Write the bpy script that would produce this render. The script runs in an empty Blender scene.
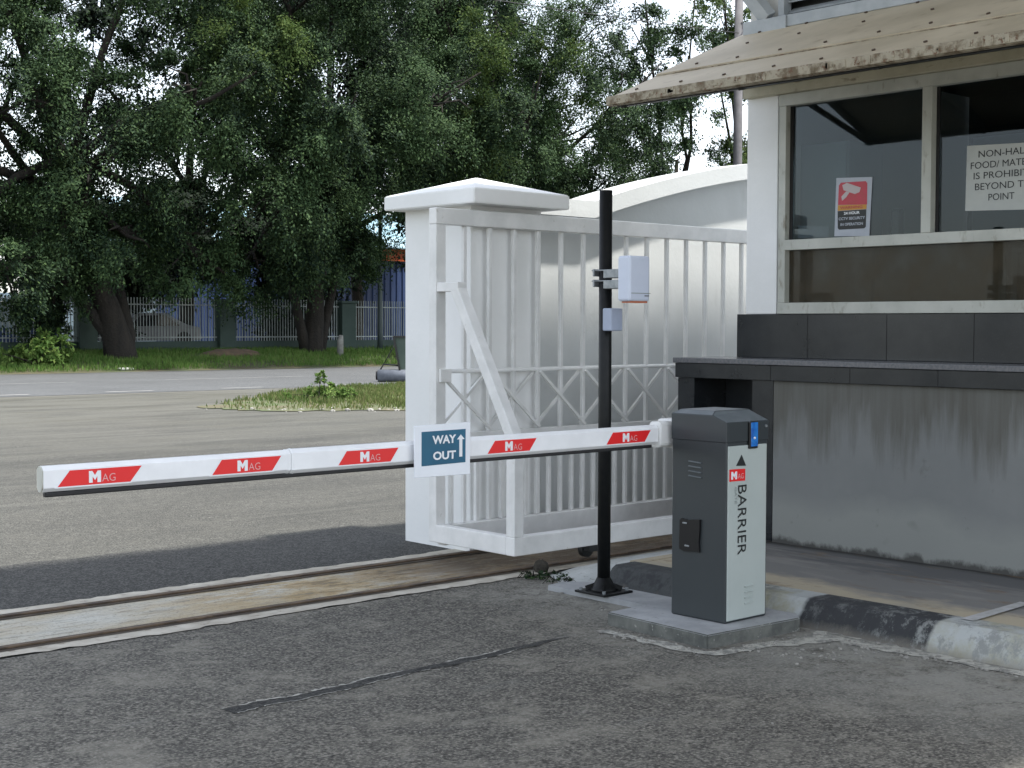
import bpy, bmesh, math, random
import numpy as np
from mathutils import Vector, Matrix
R = math.radians
random.seed(7)
rng = np.random.default_rng(11)
sc = bpy.context.scene
C = sc.collection

# ------------------------------------------------------------------ materials
def mk(name, c1, c2=None, scale=4.0, rough=0.6, bump=0.0, bscale=60.0, metal=0.0, stretch=(1, 1, 1),
       lo=0.38, hi=0.62, spec=0.5, coat=0.0, c3=None, scale3=40.0, lo3=0.55, hi3=0.65, stretch3=(1, 1, 1), bdist=0.01, rough2=None):
    m = bpy.data.materials.new(name); m.use_nodes = True
    nt = m.node_tree; N = nt.nodes; L = nt.links
    b = N['Principled BSDF']
    b.inputs['Roughness'].default_value = rough
    b.inputs['Metallic'].default_value = metal
    b.inputs['Specular IOR Level'].default_value = spec
    b.inputs['Coat Weight'].default_value = coat
    b.inputs['Base Color'].default_value = (*c1, 1)
    geo = N.new('ShaderNodeNewGeometry')
    def noise(sc_, st, det=6):
        mp = N.new('ShaderNodeMapping'); mp.inputs['Scale'].default_value = st
        L.new(geo.outputs['Position'], mp.inputs['Vector'])
        n = N.new('ShaderNodeTexNoise'); n.inputs['Scale'].default_value = sc_
        n.inputs['Detail'].default_value = det; n.inputs['Roughness'].default_value = 0.6
        L.new(mp.outputs['Vector'], n.inputs['Vector'])
        return n
    def ramp(n, a, z):
        r = N.new('ShaderNodeMapRange'); r.inputs['From Min'].default_value = a; r.inputs['From Max'].default_value = z
        L.new(n.outputs['Fac'], r.inputs['Value']); return r
    out = None
    if c2 is not None:
        n = noise(scale, stretch); r = ramp(n, lo, hi)
        mx = N.new('ShaderNodeMix'); mx.data_type = 'RGBA'
        mx.inputs['A'].default_value = (*c1, 1); mx.inputs['B'].default_value = (*c2, 1)
        L.new(r.outputs['Result'], mx.inputs['Factor']); out = mx.outputs['Result']
        if rough2 is not None:
            rr = N.new('ShaderNodeMapRange'); rr.inputs['To Min'].default_value = rough; rr.inputs['To Max'].default_value = rough2
            L.new(r.outputs['Result'], rr.inputs['Value']); L.new(rr.outputs['Result'], b.inputs['Roughness'])
    if c3 is not None:
        n = noise(scale3, stretch3); r = ramp(n, lo3, hi3)
        mx = N.new('ShaderNodeMix'); mx.data_type = 'RGBA'
        if out is None: mx.inputs['A'].default_value = (*c1, 1)
        else: L.new(out, mx.inputs['A'])
        mx.inputs['B'].default_value = (*c3, 1)
        L.new(r.outputs['Result'], mx.inputs['Factor']); out = mx.outputs['Result']
    if out is not None: L.new(out, b.inputs['Base Color'])
    if bump > 0:
        n = noise(bscale, (1, 1, 1), 3)
        bp = N.new('ShaderNodeBump'); bp.inputs['Strength'].default_value = bump; bp.inputs['Distance'].default_value = bdist
        L.new(n.outputs['Fac'], bp.inputs['Height']); L.new(bp.outputs['Normal'], b.inputs['Normal'])
    m['out'] = 0
    return m

def expr(m):
    """small node builder for a material: returns helpers bound to its tree"""
    nt = m.node_tree; N = nt.nodes; L = nt.links
    class X: pass
    x = X(); x.N = N; x.L = L; x.b = N['Principled BSDF']
    x.geo = N.new('ShaderNodeNewGeometry')
    sp = N.new('ShaderNodeSeparateXYZ'); L.new(x.geo.outputs['Position'], sp.inputs['Vector'])
    x.x, x.y, x.z = sp.outputs
    def put(sock, v):
        if hasattr(v, 'is_output') : L.new(v, sock)
        else: sock.default_value = v
    x.put = put
    def math_(op, a, b_=0.0, clamp=False):
        n = N.new('ShaderNodeMath'); n.operation = op; n.use_clamp = clamp
        put(n.inputs[0], a); put(n.inputs[1], b_); return n.outputs[0]
    x.m = math_
    def noise(scale, st=(1, 1, 1), det=6, rough=.6, off=(0, 0, 0)):
        mp = N.new('ShaderNodeMapping'); mp.inputs['Scale'].default_value = st; mp.inputs['Location'].default_value = off
        L.new(x.geo.outputs['Position'], mp.inputs['Vector'])
        n = N.new('ShaderNodeTexNoise'); n.inputs['Scale'].default_value = scale
        n.inputs['Detail'].default_value = det; n.inputs['Roughness'].default_value = rough
        L.new(mp.outputs['Vector'], n.inputs['Vector']); return n.outputs['Fac']
    x.noise = noise
    def rng_(v, a, z, t0=0., t1=1.):
        r = N.new('ShaderNodeMapRange'); put(r.inputs['Value'], v)
        r.inputs['From Min'].default_value = a; r.inputs['From Max'].default_value = z
        r.inputs['To Min'].default_value = t0; r.inputs['To Max'].default_value = t1
        return r.outputs['Result']
    x.r = rng_
    def mix(f, a, b_):
        n = N.new('ShaderNodeMix'); n.data_type = 'RGBA'; put(n.inputs['Factor'], f)
        put(n.inputs['A'], (*a, 1) if isinstance(a, tuple) and len(a) == 3 else a)
        put(n.inputs['B'], (*b_, 1) if isinstance(b_, tuple) and len(b_) == 3 else b_)
        return n.outputs['Result']
    x.mix = mix
    def bump(h, s=.3, d=.01):
        n = N.new('ShaderNodeBump'); n.inputs['Strength'].default_value = s; n.inputs['Distance'].default_value = d
        put(n.inputs['Height'], h); L.new(n.outputs['Normal'], x.b.inputs['Normal'])
    x.bump = bump
    return x

def blank(name, rough=.8, spec=.4):
    m = bpy.data.materials.new(name); m.use_nodes = True
    b = m.node_tree.nodes['Principled BSDF']; b.inputs['Roughness'].default_value = rough
    b.inputs['Specular IOR Level'].default_value = spec
    return m, expr(m)

M = {}
M['white'] = mk('white_paint', (.66, .68, .69), (.58, .60, .60), scale=3, rough=.5, c3=(.45, .44, .38), scale3=9, lo3=.66, hi3=.80, bump=.05, bscale=40)
M['wall_white'] = mk('white_masonry_paint', (.86, .865, .855), (.80, .81, .795), scale=1.6, rough=.75, c3=(.42, .42, .36), scale3=5, lo3=.66, hi3=.85, stretch3=(1, 1, .25), bump=.15, bscale=30)
M['wall_grey'] = mk('boundary_wall_paint', (.60, .62, .615), (.54, .56, .555), scale=1.2, rough=.8, c3=(.36, .37, .34), scale3=4, lo3=.62, hi3=.85, stretch3=(1, 1, .25), bump=.15, bscale=30)
M['gate_white'] = mk('gate_paint', (.80, .80, .785), (.70, .705, .69), scale=6, rough=.42, c3=(.36, .34, .28), scale3=14, lo3=.66, hi3=.82)
M['arm_white'] = mk('arm_enamel', (.86, .87, .88), (.80, .81, .82), scale=8, rough=.3, coat=.3)
M['arm_red'] = mk('red_vinyl', (.74, .020, .022), rough=.3)
M['rubber'] = mk('black_rubber', (.012, .012, .013), rough=.6)
M['cab_dark'] = mk('dark_grey_powder_coat', (.030, .037, .041), (.034, .041, .044), scale=3, rough=.42, bump=.04, bscale=400, bdist=.002)
M['cab_dust_highlight'] = mk('dusty_lid_slot_highlight', (.11, .13, .14), (.15, .17, .18), scale=7, rough=.5)
M['cab_panel'] = mk('pale_grey_powder_coat', (.44, .485, .46), (.41, .455, .432), scale=2.5, rough=.38, bump=.03, bscale=400, bdist=.002)
M['black'] = mk('black_plastic', (.008, .008, .009), rough=.3)
M['pole_black'] = mk('black_gloss_paint', (.006, .007, .008), (.010, .011, .011), scale=20, rough=.45, spec=.25)
M['galv'] = mk('galvanised_steel', (.33, .35, .36), (.22, .24, .25), scale=25, rough=.45, metal=.5)
M['blue_plastic'] = mk('blue_plastic', (.01, .10, .42), (.02, .2, .6), scale=30, rough=.15, coat=.5)
M['device_white'] = mk('bluish_white_plastic', (.60, .65, .76), (.56, .61, .72), scale=6, rough=.4)
M['device_grey'] = mk('grey_lilac_plastic', (.36, .41, .52), (.31, .36, .46), scale=6, rough=.45)
M['ink'] = mk('black_ink', (.012, .014, .014), rough=.5)
M['faint_ink'] = mk('grey_ink', (.25, .28, .27), rough=.5)
M['white_vinyl'] = mk('white_vinyl', (.78, .8, .82), rough=.35)
M['pink_vinyl'] = mk('faded_white_vinyl', (.72, .36, .36), rough=.35)
M['sign_board'] = mk('sign_board', (.80, .83, .87), (.76, .79, .83), scale=5, rough=.4)
M['sign_blue'] = mk('sign_teal_blue', (.010, .095, .17), (.012, .115, .20), scale=5, rough=.35)
M['tile'] = mk('dark_granite_tile', (.012, .015, .018), (.020, .023, .026), scale=5, rough=.22, c3=(.05, .05, .05), scale3=160, lo3=.62, hi3=.7)
M['tile_joint'] = mk('tile_joint', (.006, .006, .006), rough=.8)
M['granite'] = mk('grey_granite_edge', (.10, .105, .115), (.15, .15, .16), scale=60, rough=.25)
M['alu'] = mk('weathered_aluminium_paint', (.50, .51, .46), (.42, .43, .385), scale=4, rough=.5, c3=(.22, .20, .15), scale3=18, lo3=.60, hi3=.75, stretch3=(1, 1, .4))
M['cornice'] = mk('mouldy_cream_paint', (.47, .44, .33), (.38, .355, .26), scale=5, rough=.65, c3=(.10, .07, .04), scale3=10, lo3=.60, hi3=.72, stretch3=(1, .5, 1.6), bump=.2, bscale=50)
M['lip'] = mk('rusty_lip', (.36, .32, .24), (.15, .115, .07), scale=14, rough=.7, lo=.45, hi=.6, c3=(.14, .075, .04), scale3=32, lo3=.56, hi3=.66, bump=.4, bscale=60)
M['awning'] = mk('tan_sheet_awning', (.58, .50, .37), (.45, .385, .275), scale=1.6, rough=.6, c3=(.26, .20, .125), scale3=6, lo3=.60, hi3=.85, bump=.08, bscale=20)
M['screw'] = mk('rusty_screw', (.07, .045, .03), rough=.7)
M['soffit'] = mk('soffit_paint', (.62, .61, .58), (.55, .54, .50), scale=2, rough=.8)
M['steel_dark'] = mk('dark_painted_steel', (.02, .022, .022), rough=.5)
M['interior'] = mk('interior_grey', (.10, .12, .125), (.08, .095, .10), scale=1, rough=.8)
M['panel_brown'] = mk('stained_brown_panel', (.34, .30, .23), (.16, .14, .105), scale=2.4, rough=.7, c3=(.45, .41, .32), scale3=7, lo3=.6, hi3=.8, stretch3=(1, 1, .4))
M['louvre'] = mk('grey_louvre', (.40, .43, .45), (.33, .36, .38), scale=8, rough=.5)
M['rail'] = mk('rusty_rail', (.080, .055, .035), (.135, .095, .060), scale=9, rough=.85, bump=.6, bscale=60, c3=(.045, .033, .024), scale3=22, lo3=.52, hi3=.62, stretch3=(.3, 1, 1))
M['rail_groove'] = mk('rail_groove_dirt', (.05, .038, .026), (.085, .065, .045), scale=10, rough=.9, bump=.4, bscale=60)
M['conc_new'] = mk('new_cement', (.36, .37, .375), (.27, .28, .285), scale=5, rough=.85, bump=.2, bscale=90, c3=(.20, .21, .20), scale3=22, lo3=.62, hi3=.74)
M['conc_old'] = mk('rough_cement_side', (.15, .155, .14), (.085, .09, .083), scale=11, rough=.9, bump=.4, bscale=60, c3=(.28, .28, .25), scale3=40, lo3=.62, hi3=.7)
M['cement_spill'] = mk('cement_spill', (.42, .41, .36), (.20, .20, .18), scale=16, rough=.9, bump=.5, bscale=120, lo=.45, hi=.6)
M['stripe'] = mk('worn_white_stripe', (.46, .46, .46), (.36, .36, .34), scale=20, rough=.8)
M['fence_green'] = mk('dark_green_paint', (.022, .045, .036), (.030, .055, .044), scale=3, rough=.7)
M['fence_bar'] = mk('pale_fence_bar', (.33, .37, .36), (.24, .27, .26), scale=1.5, rough=.6)
M['warehouse_blue'] = mk('blue_corrugated', (.024, .050, .14), (.034, .064, .17), scale=.3, rough=.5)
M['warehouse_orange'] = mk('orange_fascia', (.55, .10, .03), (.62, .14, .05), scale=1, rough=.6)
M['warehouse_roof'] = mk('pale_teal_roof', (.20, .36, .42), (.32, .46, .52), scale=.4, rough=.5)
M['shed_wall'] = mk('pale_blue_wall', (.36, .44, .48), (.28, .35, .38), scale=1, rough=.7)
M['bark'] = mk('dark_bark', (.010, .0085, .0065), (.022, .018, .013), scale=4, rough=.95, stretch=(1, 1, .2), bump=.8, bscale=12, bdist=.05)
M['pole_conc'] = mk('grey_concrete_pole', (.14, .135, .14), (.10, .098, .10), scale=2, rough=.9)
M['lamp_green'] = mk('dark_lamp_post', (.025, .04, .038), rough=.6)
M['wire'] = mk('black_cable', (.02, .02, .02), rough=.7)
M['sand'] = mk('dry_earth', (.12, .08, .05), (.075, .055, .035), scale=4, rough=.95)
M['stone'] = mk('pale_rubble', (.30, .29, .26), (.18, .175, .16), scale=20, rough=.9)
M['post_white'] = mk('weathered_white_post', (.22, .22, .20), (.14, .14, .125), scale=6, rough=.8)
M['panel_green'] = mk('dark_green_sheet', (.035, .06, .045), (.05, .075, .06), scale=4, rough=.5)
M['drum'] = mk('grey_steel_drum', (.13, .145, .17), (.09, .10, .12), scale=6, rough=.5)
M['car'] = mk('silver_car_paint', (.16, .17, .18), rough=.3, metal=.3)
M['car_dark'] = mk('dark_car_glass', (.01, .012, .014), rough=.1)
M['poster_paper'] = mk('poster_paper', (.42, .45, .50), (.38, .41, .46), scale=12, rough=.5)
M['poster_red'] = mk('poster_red', (.50, .04, .07), (.44, .05, .06), scale=20, rough=.5)
M['poster_yellow'] = mk('poster_yellow', (.55, .27, .03), rough=.5)
M['poster_pale'] = mk('poster_pale', (.5, .44, .44), rough=.5)
M['notice'] = mk('notice_board_white', (.46, .48, .45), (.42, .44, .42), scale=5, rough=.5)
M['litter'] = mk('litter', (.6, .6, .56), rough=.8)

def leafmat(name, a, b_, c, transl=.35):
    m = bpy.data.materials.new(name); m.use_nodes = True
    nt = m.node_tree; N = nt.nodes; L = nt.links; N.clear()
    out = N.new('ShaderNodeOutputMaterial')
    geo = N.new('ShaderNodeNewGeometry')
    nz = N.new('ShaderNodeTexNoise'); nz.inputs['Scale'].default_value = .45; nz.inputs['Detail'].default_value = 3
    L.new(geo.outputs['Position'], nz.inputs['Vector'])
    mr = N.new('ShaderNodeMapRange'); mr.inputs['From Min'].default_value = .38; mr.inputs['From Max'].default_value = .62
    L.new(nz.outputs['Fac'], mr.inputs['Value'])
    m1 = N.new('ShaderNodeMix'); m1.data_type = 'RGBA'; m1.inputs['A'].default_value = (*a, 1); m1.inputs['B'].default_value = (*b_, 1)
    L.new(mr.outputs['Result'], m1.inputs['Factor'])
    m2 = N.new('ShaderNodeMix'); m2.data_type = 'RGBA'; m2.inputs['B'].default_value = (*c, 1)
    pw = N.new('ShaderNodeMath'); pw.operation = 'POWER'; pw.inputs[1].default_value = 3
    L.new(geo.outputs['Random Per Island'], pw.inputs[0]); L.new(pw.outputs[0], m2.inputs['Factor'])
    L.new(m1.outputs['Result'], m2.inputs['A'])
    d = N.new('ShaderNodeBsdfPrincipled'); d.inputs['Roughness'].default_value = .7; d.inputs['Specular IOR Level'].default_value = .15
    t = N.new('ShaderNodeBsdfTranslucent'); mx = N.new('ShaderNodeMixShader'); mx.inputs[0].default_value = transl
    L.new(m2.outputs['Result'], d.inputs['Base Color']); L.new(m2.outputs['Result'], t.inputs['Color'])
    L.new(d.outputs[0], mx.inputs[1]); L.new(t.outputs[0], mx.inputs[2]); L.new(mx.outputs[0], out.inputs['Surface'])
    return m
M['leaf'] = leafmat('tree_leaves', (.009, .022, .013), (.032, .062, .025), (.064, .105, .036), .15)
M['leaf_bright'] = leafmat('yellow_green_leaves', (.036, .066, .022), (.058, .098, .026), (.11, .15, .04), .35)
M['leaf_dark'] = leafmat('dark_leaves', (.007, .014, .009), (.012, .022, .013), (.020, .032, .016), .1)
M['grass'] = leafmat('grass_blades', (.070, .150, .028), (.105, .195, .040), (.16, .20, .065), .3)
M['grass_dry'] = leafmat('roadside_grass_blades', (.070, .120, .030), (.11, .145, .042), (.18, .17, .08), .3)
M['shrub'] = leafmat('shrub_leaves', (.07, .14, .030), (.11, .19, .045), (.19, .26, .07), .35)

# glass
g = bpy.data.materials.new('tinted_window_glass'); g.use_nodes = True
N = g.node_tree.nodes; L = g.node_tree.links; N.clear()
o = N.new('ShaderNodeOutputMaterial'); tr = N.new('ShaderNodeBsdfTransparent'); tr.inputs[0].default_value = (.62, .66, .66, 1)
gl = N.new('ShaderNodeBsdfGlossy'); gl.inputs['Roughness'].default_value = .02; gl.inputs['Color'].default_value = (.9, .95, 1, 1)
fr = N.new('ShaderNodeFresnel'); fr.inputs['IOR'].default_value = 1.34; mx = N.new('ShaderNodeMixShader')
L.new(fr.outputs[0], mx.inputs[0]); L.new(tr.outputs[0], mx.inputs[1]); L.new(gl.outputs[0], mx.inputs[2]); L.new(mx.outputs[0], o.inputs['Surface'])
M['glass'] = g
g2 = g.copy(); g2.name = 'grimy_window_glass'; n2_ = g2.node_tree; dd_ = n2_.nodes.new('ShaderNodeBsdfDiffuse'); dd_.inputs[0].default_value = (.085, .072, .05, 1)
nz_ = n2_.nodes.new('ShaderNodeTexNoise'); nz_.inputs['Scale'].default_value = 5; nz_.inputs['Detail'].default_value = 6
ge_ = n2_.nodes.new('ShaderNodeNewGeometry'); n2_.links.new(ge_.outputs['Position'], nz_.inputs['Vector'])
mr_ = n2_.nodes.new('ShaderNodeMapRange'); mr_.inputs['From Min'].default_value = .3; mr_.inputs['From Max'].default_value = .7; mr_.inputs['To Min'].default_value = .3; mr_.inputs['To Max'].default_value = .75
n2_.links.new(nz_.outputs['Fac'], mr_.inputs['Value'])
m2_ = n2_.nodes.new('ShaderNodeMixShader'); o2_ = [q for q in n2_.nodes if q.type == 'OUTPUT_MATERIAL'][0]; s2_ = o2_.inputs['Surface'].links[0].from_socket
n2_.links.new(mr_.outputs['Result'], m2_.inputs[0]); n2_.links.new(s2_, m2_.inputs[1]); n2_.links.new(dd_.outputs[0], m2_.inputs[2]); n2_.links.new(m2_.outputs[0], o2_.inputs['Surface'])
M['grimy'] = g2

# asphalts ------------------------------------------------------------------
def asphalt(name, base, dust=None, speck=(.16, .16, .15), dusty=0.0):
    m, x = blank(name, .88, .35)
    n1 = x.noise(.55, (1, 1, 1), 5); n2 = x.noise(3.5, (1, 1, 1), 6, .7); n3 = x.noise(72, (1, 1, 1), 3, .7)
    n4 = x.noise(30, (1, 1, 1), 3, .6, (3, 1, 0))
    dark = tuple(v * .82 for v in base)
    lite = tuple(v * 1.22 for v in base)
    c = x.mix(x.r(n1, .35, .65), dark, lite)
    c = x.mix(x.m('MULTIPLY', x.r(n2, .35, .7), .55), c, base)
    c = x.mix(x.r(n3, .52, .62, 0, 1.0), c, speck)
    c = x.mix(x.r(n3, .47, .37, 0, .95), c, tuple(v * .2 for v in base))
    c = x.mix(x.r(n4, .56, .72, 0, .6), c, speck)
    n5 = x.noise(14, (1, 1, 1), 5, .7, (9, 1, 0))
    c = x.mix(x.r(n5, .52, .68, 0, .5), c, speck)
    c = x.mix(x.r(n5, .46, .34, 0, .5), c, tuple(v * .6 for v in base))
    if dust:
        c = x.mix(x.m('MULTIPLY', x.r(x.noise(2.2, (1, 1, 1), 7, .75, (7, 2, 0)), .50, .70), dusty), c, dust)
    x.L.new(c, x.b.inputs['Base Color'])
    x.bump(x.m('ADD', n3, x.m('MULTIPLY', n4, .6)), .8, .008)
    return m, x, c

M['asphalt_front'], x, c = asphalt('worn_dark_asphalt', (.084, .079, .067), (.25, .235, .195), dusty=.8, speck=(.235, .222, .187))
dn = x.noise(9, (1, 1, 1), 8, .8, (5, 5, 0)); dn2 = x.noise(2.2, (1, 1, 1), 5, .7, (8, 5, 0))
near_kerb = x.m('MULTIPLY', x.r(x.x, 4.5, 5.5), x.r(x.y, 5.2, 4.3))
near_slab = x.m('MULTIPLY', x.r(x.x, 5.0, 5.5), x.m('MULTIPLY', x.r(x.y, 4.8, 5.1), x.r(x.y, 6.3, 5.9)))
dm_ = x.m('MULTIPLY', x.m('ADD', near_kerb, near_slab, True), x.r(x.m('ADD', x.m('MULTIPLY', dn, .6), x.m('MULTIPLY', dn2, .4)), .40, .53))
c = x.mix(x.m('MULTIPLY', dm_, .85), c, (.26, .255, .225))
scf = x.r(x.noise(4.5, (.5, 1.4, 1), 8, .8, (3, 9, 0)), .56, .70)
c = x.mix(x.m('MULTIPLY', scf, .45), c, (.24, .235, .21))
oil = x.r(x.noise(1.1, (1, 1, 1), 3, .5, (0, 2, 0)), .62, .74)
c = x.mix(x.m('MULTIPLY', oil, .4), c, (.035, .034, .032))
x.L.new(c, x.b.inputs['Base Color'])
M['asphalt_patch'], _, _ = asphalt('dark_asphalt_patch', (.036, .036, .033), None, speck=(.11, .108, .098))
M['asphalt_slot'], _, _ = asphalt('loop_seal', (.026, .026, .024), None, speck=(.08, .078, .07))
M['asphalt_road'], _, _ = asphalt('road_asphalt', (.088, .094, .096), None, speck=(.12, .12, .12))
# the ground: worn asphalt turning to dusty earth towards the road
m, x, c = asphalt('ground_surface', (.046, .046, .040), (.085, .083, .071), speck=(.150, .147, .130), dusty=.6)
wob = x.noise(.35, (1, 1, 1), 6, .7, (2, 5, 0))
wy = x.m('ADD', x.y, x.m('MULTIPLY', x.m('SUBTRACT', wob, .5), 14.0))
sandy = x.r(wy, 14, 23)
streak = x.r(x.noise(1.0, (.3, 1.3, 1), 8, .78), .5, .62)
c = x.mix(x.m('MULTIPLY', sandy, .8), c, (.100, .099, .084))
c = x.mix(x.m('MULTIPLY', x.m('MULTIPLY', streak, sandy), .6), c, (.052, .050, .034))
scuff = x.r(x.noise(.8, (.25, 1.1, 1), 9, .8, (1, 8, 0)), .48, .62)
c = x.mix(x.m('MULTIPLY', scuff, .55), c, (.030, .031, .028))
track = x.r(x.noise(2.4, (.07, 1.3, 1), 4, .6, (0, 3, 0)), .56, .70)
c = x.mix(x.m('MULTIPLY', track, .35), c, (.13, .128, .112))
edge = x.m('MULTIPLY', x.r(x.y, 28.2, 28.7), .8)
c = x.mix(edge, c, (.125, .122, .105))
far = x.r(x.y, 40.9, 41.1)
c = x.mix(far, c, (.045, .06, .025))
x.L.new(c, x.b.inputs['Base Color'])
M['ground'] = m
# track bed concrete
m, x = blank('track_bed_concrete', .9, .3)
n1 = x.noise(1.4, (1, 2, 1), 7, .7); n2 = x.noise(9, (.35, 2.2, 1), 9, .82); n3 = x.noise(60, (1, 1, 1), 3, .7); n4 = x.noise(3.2, (.6, 1.6, 1), 8, .78, (6, 1, 0))
c = x.mix(x.r(n1, .38, .62), (.52, .515, .46), (.44, .38, .27))
c = x.mix(x.m('MULTIPLY', x.r(x.x, 3.4, 4.4), x.r(n4, .40, .54)), c, (.40, .30, .155))
c = x.mix(x.m('MULTIPLY', x.r(x.x, 3.9, 5.2), x.r(n4, .52, .60, 0, .9)), c, (.10, .085, .065))
brown = x.m('MULTIPLY', x.r(x.x, 4.9, 5.8), x.r(x.noise(2.2, (1, 1.5, 1), 8, .75, (4, 4, 0)), .30, .50))
c = x.mix(x.m('MULTIPLY', x.r(x.x, 4.8, 5.9), .6), c, (.17, .12, .07))
c = x.mix(x.m('MULTIPLY', brown, .9), c, (.085, .062, .042))
c = x.mix(x.r(n2, .50, .62, 0, .7), c, (.20, .195, .165))
c = x.mix(x.r(n2, .60, .70, 0, .8), c, (.09, .085, .07))
c = x.mix(x.r(n3, .56, .66, 0, .6), c, (.13, .12, .10))
x.L.new(c, x.b.inputs['Base Color']); x.bump(n2, .8, .015)
M['track_bed'] = m
# sidewalk
m, x = blank('sidewalk_concrete', .85, .35)
n1 = x.noise(1.6, (1, .5, 1), 6, .65); n2 = x.noise(6, (1.5, .5, 1), 6, .7)
ww = x.m('ADD', x.x, x.m('MULTIPLY', x.m('SUBTRACT', n1, .5), 1.1))
c = x.mix(x.r(ww, 6.30, 6.46), (.40, .35, .255), (.185, .182, .172))
c = x.mix(x.r(ww, 6.80, 6.92), c, (.115, .115, .115))
c = x.mix(x.m('MULTIPLY', x.r(x.noise(1.7, (1.6, .35, 1), 6, .7, (0, 4, 0)), .50, .60), .6), c, (.26, .25, .23))
c = x.mix(x.r(x.m('ADD', x.x, x.m('MULTIPLY', n2, .12)), 7.34, 7.42), c, (.04, .04, .038))
c = x.mix(x.r(n2, .56, .68, 0, .75), c, (.17, .12, .075))
c = x.mix(x.r(x.x, 6.12, 6.02), c, (.40, .39, .34))
x.L.new(c, x.b.inputs['Base Color']); x.bump(x.noise(60), .25, .006)
M['sidewalk'] = m
# kerb painted black and white in blocks
m, x = blank('painted_kerb', .8, .35)
n1 = x.noise(11, (1, 1, .55), 8, .8); n2 = x.noise(2.5, (1, 1, 1), 6, .7, (3, 3, 0))
nw = x.m('MULTIPLY', x.m('SUBTRACT', x.noise(9), .5), .05)
yy = x.m('ADD', x.y, nw)
def band(a, z):
    return x.m('MULTIPLY', x.r(yy, a - .012, a + .012), x.r(yy, z + .012, z - .012))
blk = x.m('ADD', x.m('ADD', band(3.60, 4.34), band(5.13, 5.9)), x.m('ADD', band(2.1, 2.84), band(.6, 1.34)), True)
pale = x.mix(x.r(n2, .45, .65), (.40, .42, .41), (.30, .29, .20))
c = x.mix(blk, pale, (.036, .038, .041))
wornmask = x.m('MULTIPLY', x.r(n1, .50, .62), x.m('ADD', x.m('MULTIPLY', x.r(yy, 4.0, 3.62), .9), .42))
c = x.mix(x.m('MULTIPLY', wornmask, .95), c, (.24, .25, .24))
c = x.mix(x.m('MULTIPLY', x.r(x.m('ADD', x.z, x.m('MULTIPLY', n1, .10)), .095, .045), .8), c, (.20, .185, .155))
c = x.mix(x.m('MULTIPLY', x.r(yy, 4.5, 4.75), x.r(n1, .42, .55)), c, (.06, .065, .065))
x.L.new(c, x.b.inputs['Base Color']); x.bump(n1, .5, .01)
M['kerb'] = m
# booth lower wall: grey render with vertical drip stains and a paler damp zone
m, x = blank('stained_render', .8, .3)
st = x.noise(9, (1, 1, .10), 5, .65); st2 = x.noise(22, (1, 1, .05), 4, .6, (5, 0, 0)); n1 = x.noise(1.3, (1, 1, 1), 5); n2 = x.noise(5, (1, 1, 1), 6, .7)
c = x.mix(x.r(n1, .35, .65), (.172, .180, .178), (.210, .217, .212))
zz = x.m('ADD', x.z, x.m('MULTIPLY', x.m('SUBTRACT', st, .5), .9))
c = x.mix(x.m('MULTIPLY', x.r(zz, .72, .98), x.r(st2, .30, .70, .55, .85)), c, (.088, .084, .069))
zb = x.m('ADD', x.z, x.m('MULTIPLY', x.m('SUBTRACT', n1, .5), .55))
c = x.mix(x.m('MULTIPLY', x.r(zb, .50, .36), .7), c, (.27, .28, .26))
c = x.mix(x.r(n2, .64, .74, 0, .6), c, (.10, .10, .09))
zs = x.m('ADD', x.z, x.m('MULTIPLY', x.m('SUBTRACT', x.noise(6, (1, 1, .6), 6, .7, (2, 2, 2)), .5), .16))
c = x.mix(x.r(zs, .175, .145), c, (.075, .075, .07))
spot = x.noise(2.1, (1, 1, 1), 3, .5, (0, 6.3, 1.7))
c = x.mix(x.m('MULTIPLY', x.r(spot, .68, .76), .6), c, (.08, .08, .072))
x.L.new(c, x.b.inputs['Base Color']); x.bump(n2, .2, .01)
M['render'] = m

# ------------------------------------------------------------------ helpers
def box(bm, x0, x1, y0, y1, z0, z1, bev=0.0, mi=0):
    b = bmesh.new()
    mat = Matrix.Translation(((x0 + x1) / 2, (y0 + y1) / 2, (z0 + z1) / 2)) @ Matrix.Diagonal((abs(x1 - x0), abs(y1 - y0), abs(z1 - z0), 1))
    bmesh.ops.create_cube(b, size=1, matrix=mat)
    if bev > 0: bmesh.ops.bevel(b, geom=b.edges[:], offset=bev, segments=2, affect='EDGES', profile=.5)
    merge(bm, b, mi)
def merge(bm, b, mi=0):
    vm = {v: bm.verts.new(v.co) for v in b.verts}
    for f in b.faces:
        nf = bm.faces.new([vm[v] for v in f.verts]); nf.material_index = mi; nf.smooth = f.smooth
    b.free()
def bar(bm, p, q, w, h, up=(0, 0, 1), bev=0.0):
    """square bar from p to q, width w (sideways), height h (along up)"""
    p = Vector(p); q = Vector(q); d = q - p; ln = d.length; d.normalize()
    s = d.cross(Vector(up)).normalized(); u = s.cross(d)
    mat = Matrix(((d.x, s.x, u.x, (p.x + q.x) / 2), (d.y, s.y, u.y, (p.y + q.y) / 2), (d.z, s.z, u.z, (p.z + q.z) / 2), (0, 0, 0, 1)))
    b = bmesh.new(); bmesh.ops.create_cube(b, size=1, matrix=mat @ Matrix.Diagonal((ln, w, h, 1)))
    if bev > 0: bmesh.ops.bevel(b, geom=b.edges[:], offset=bev, segments=2, affect='EDGES', profile=.5)
    merge(bm, b)
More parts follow.
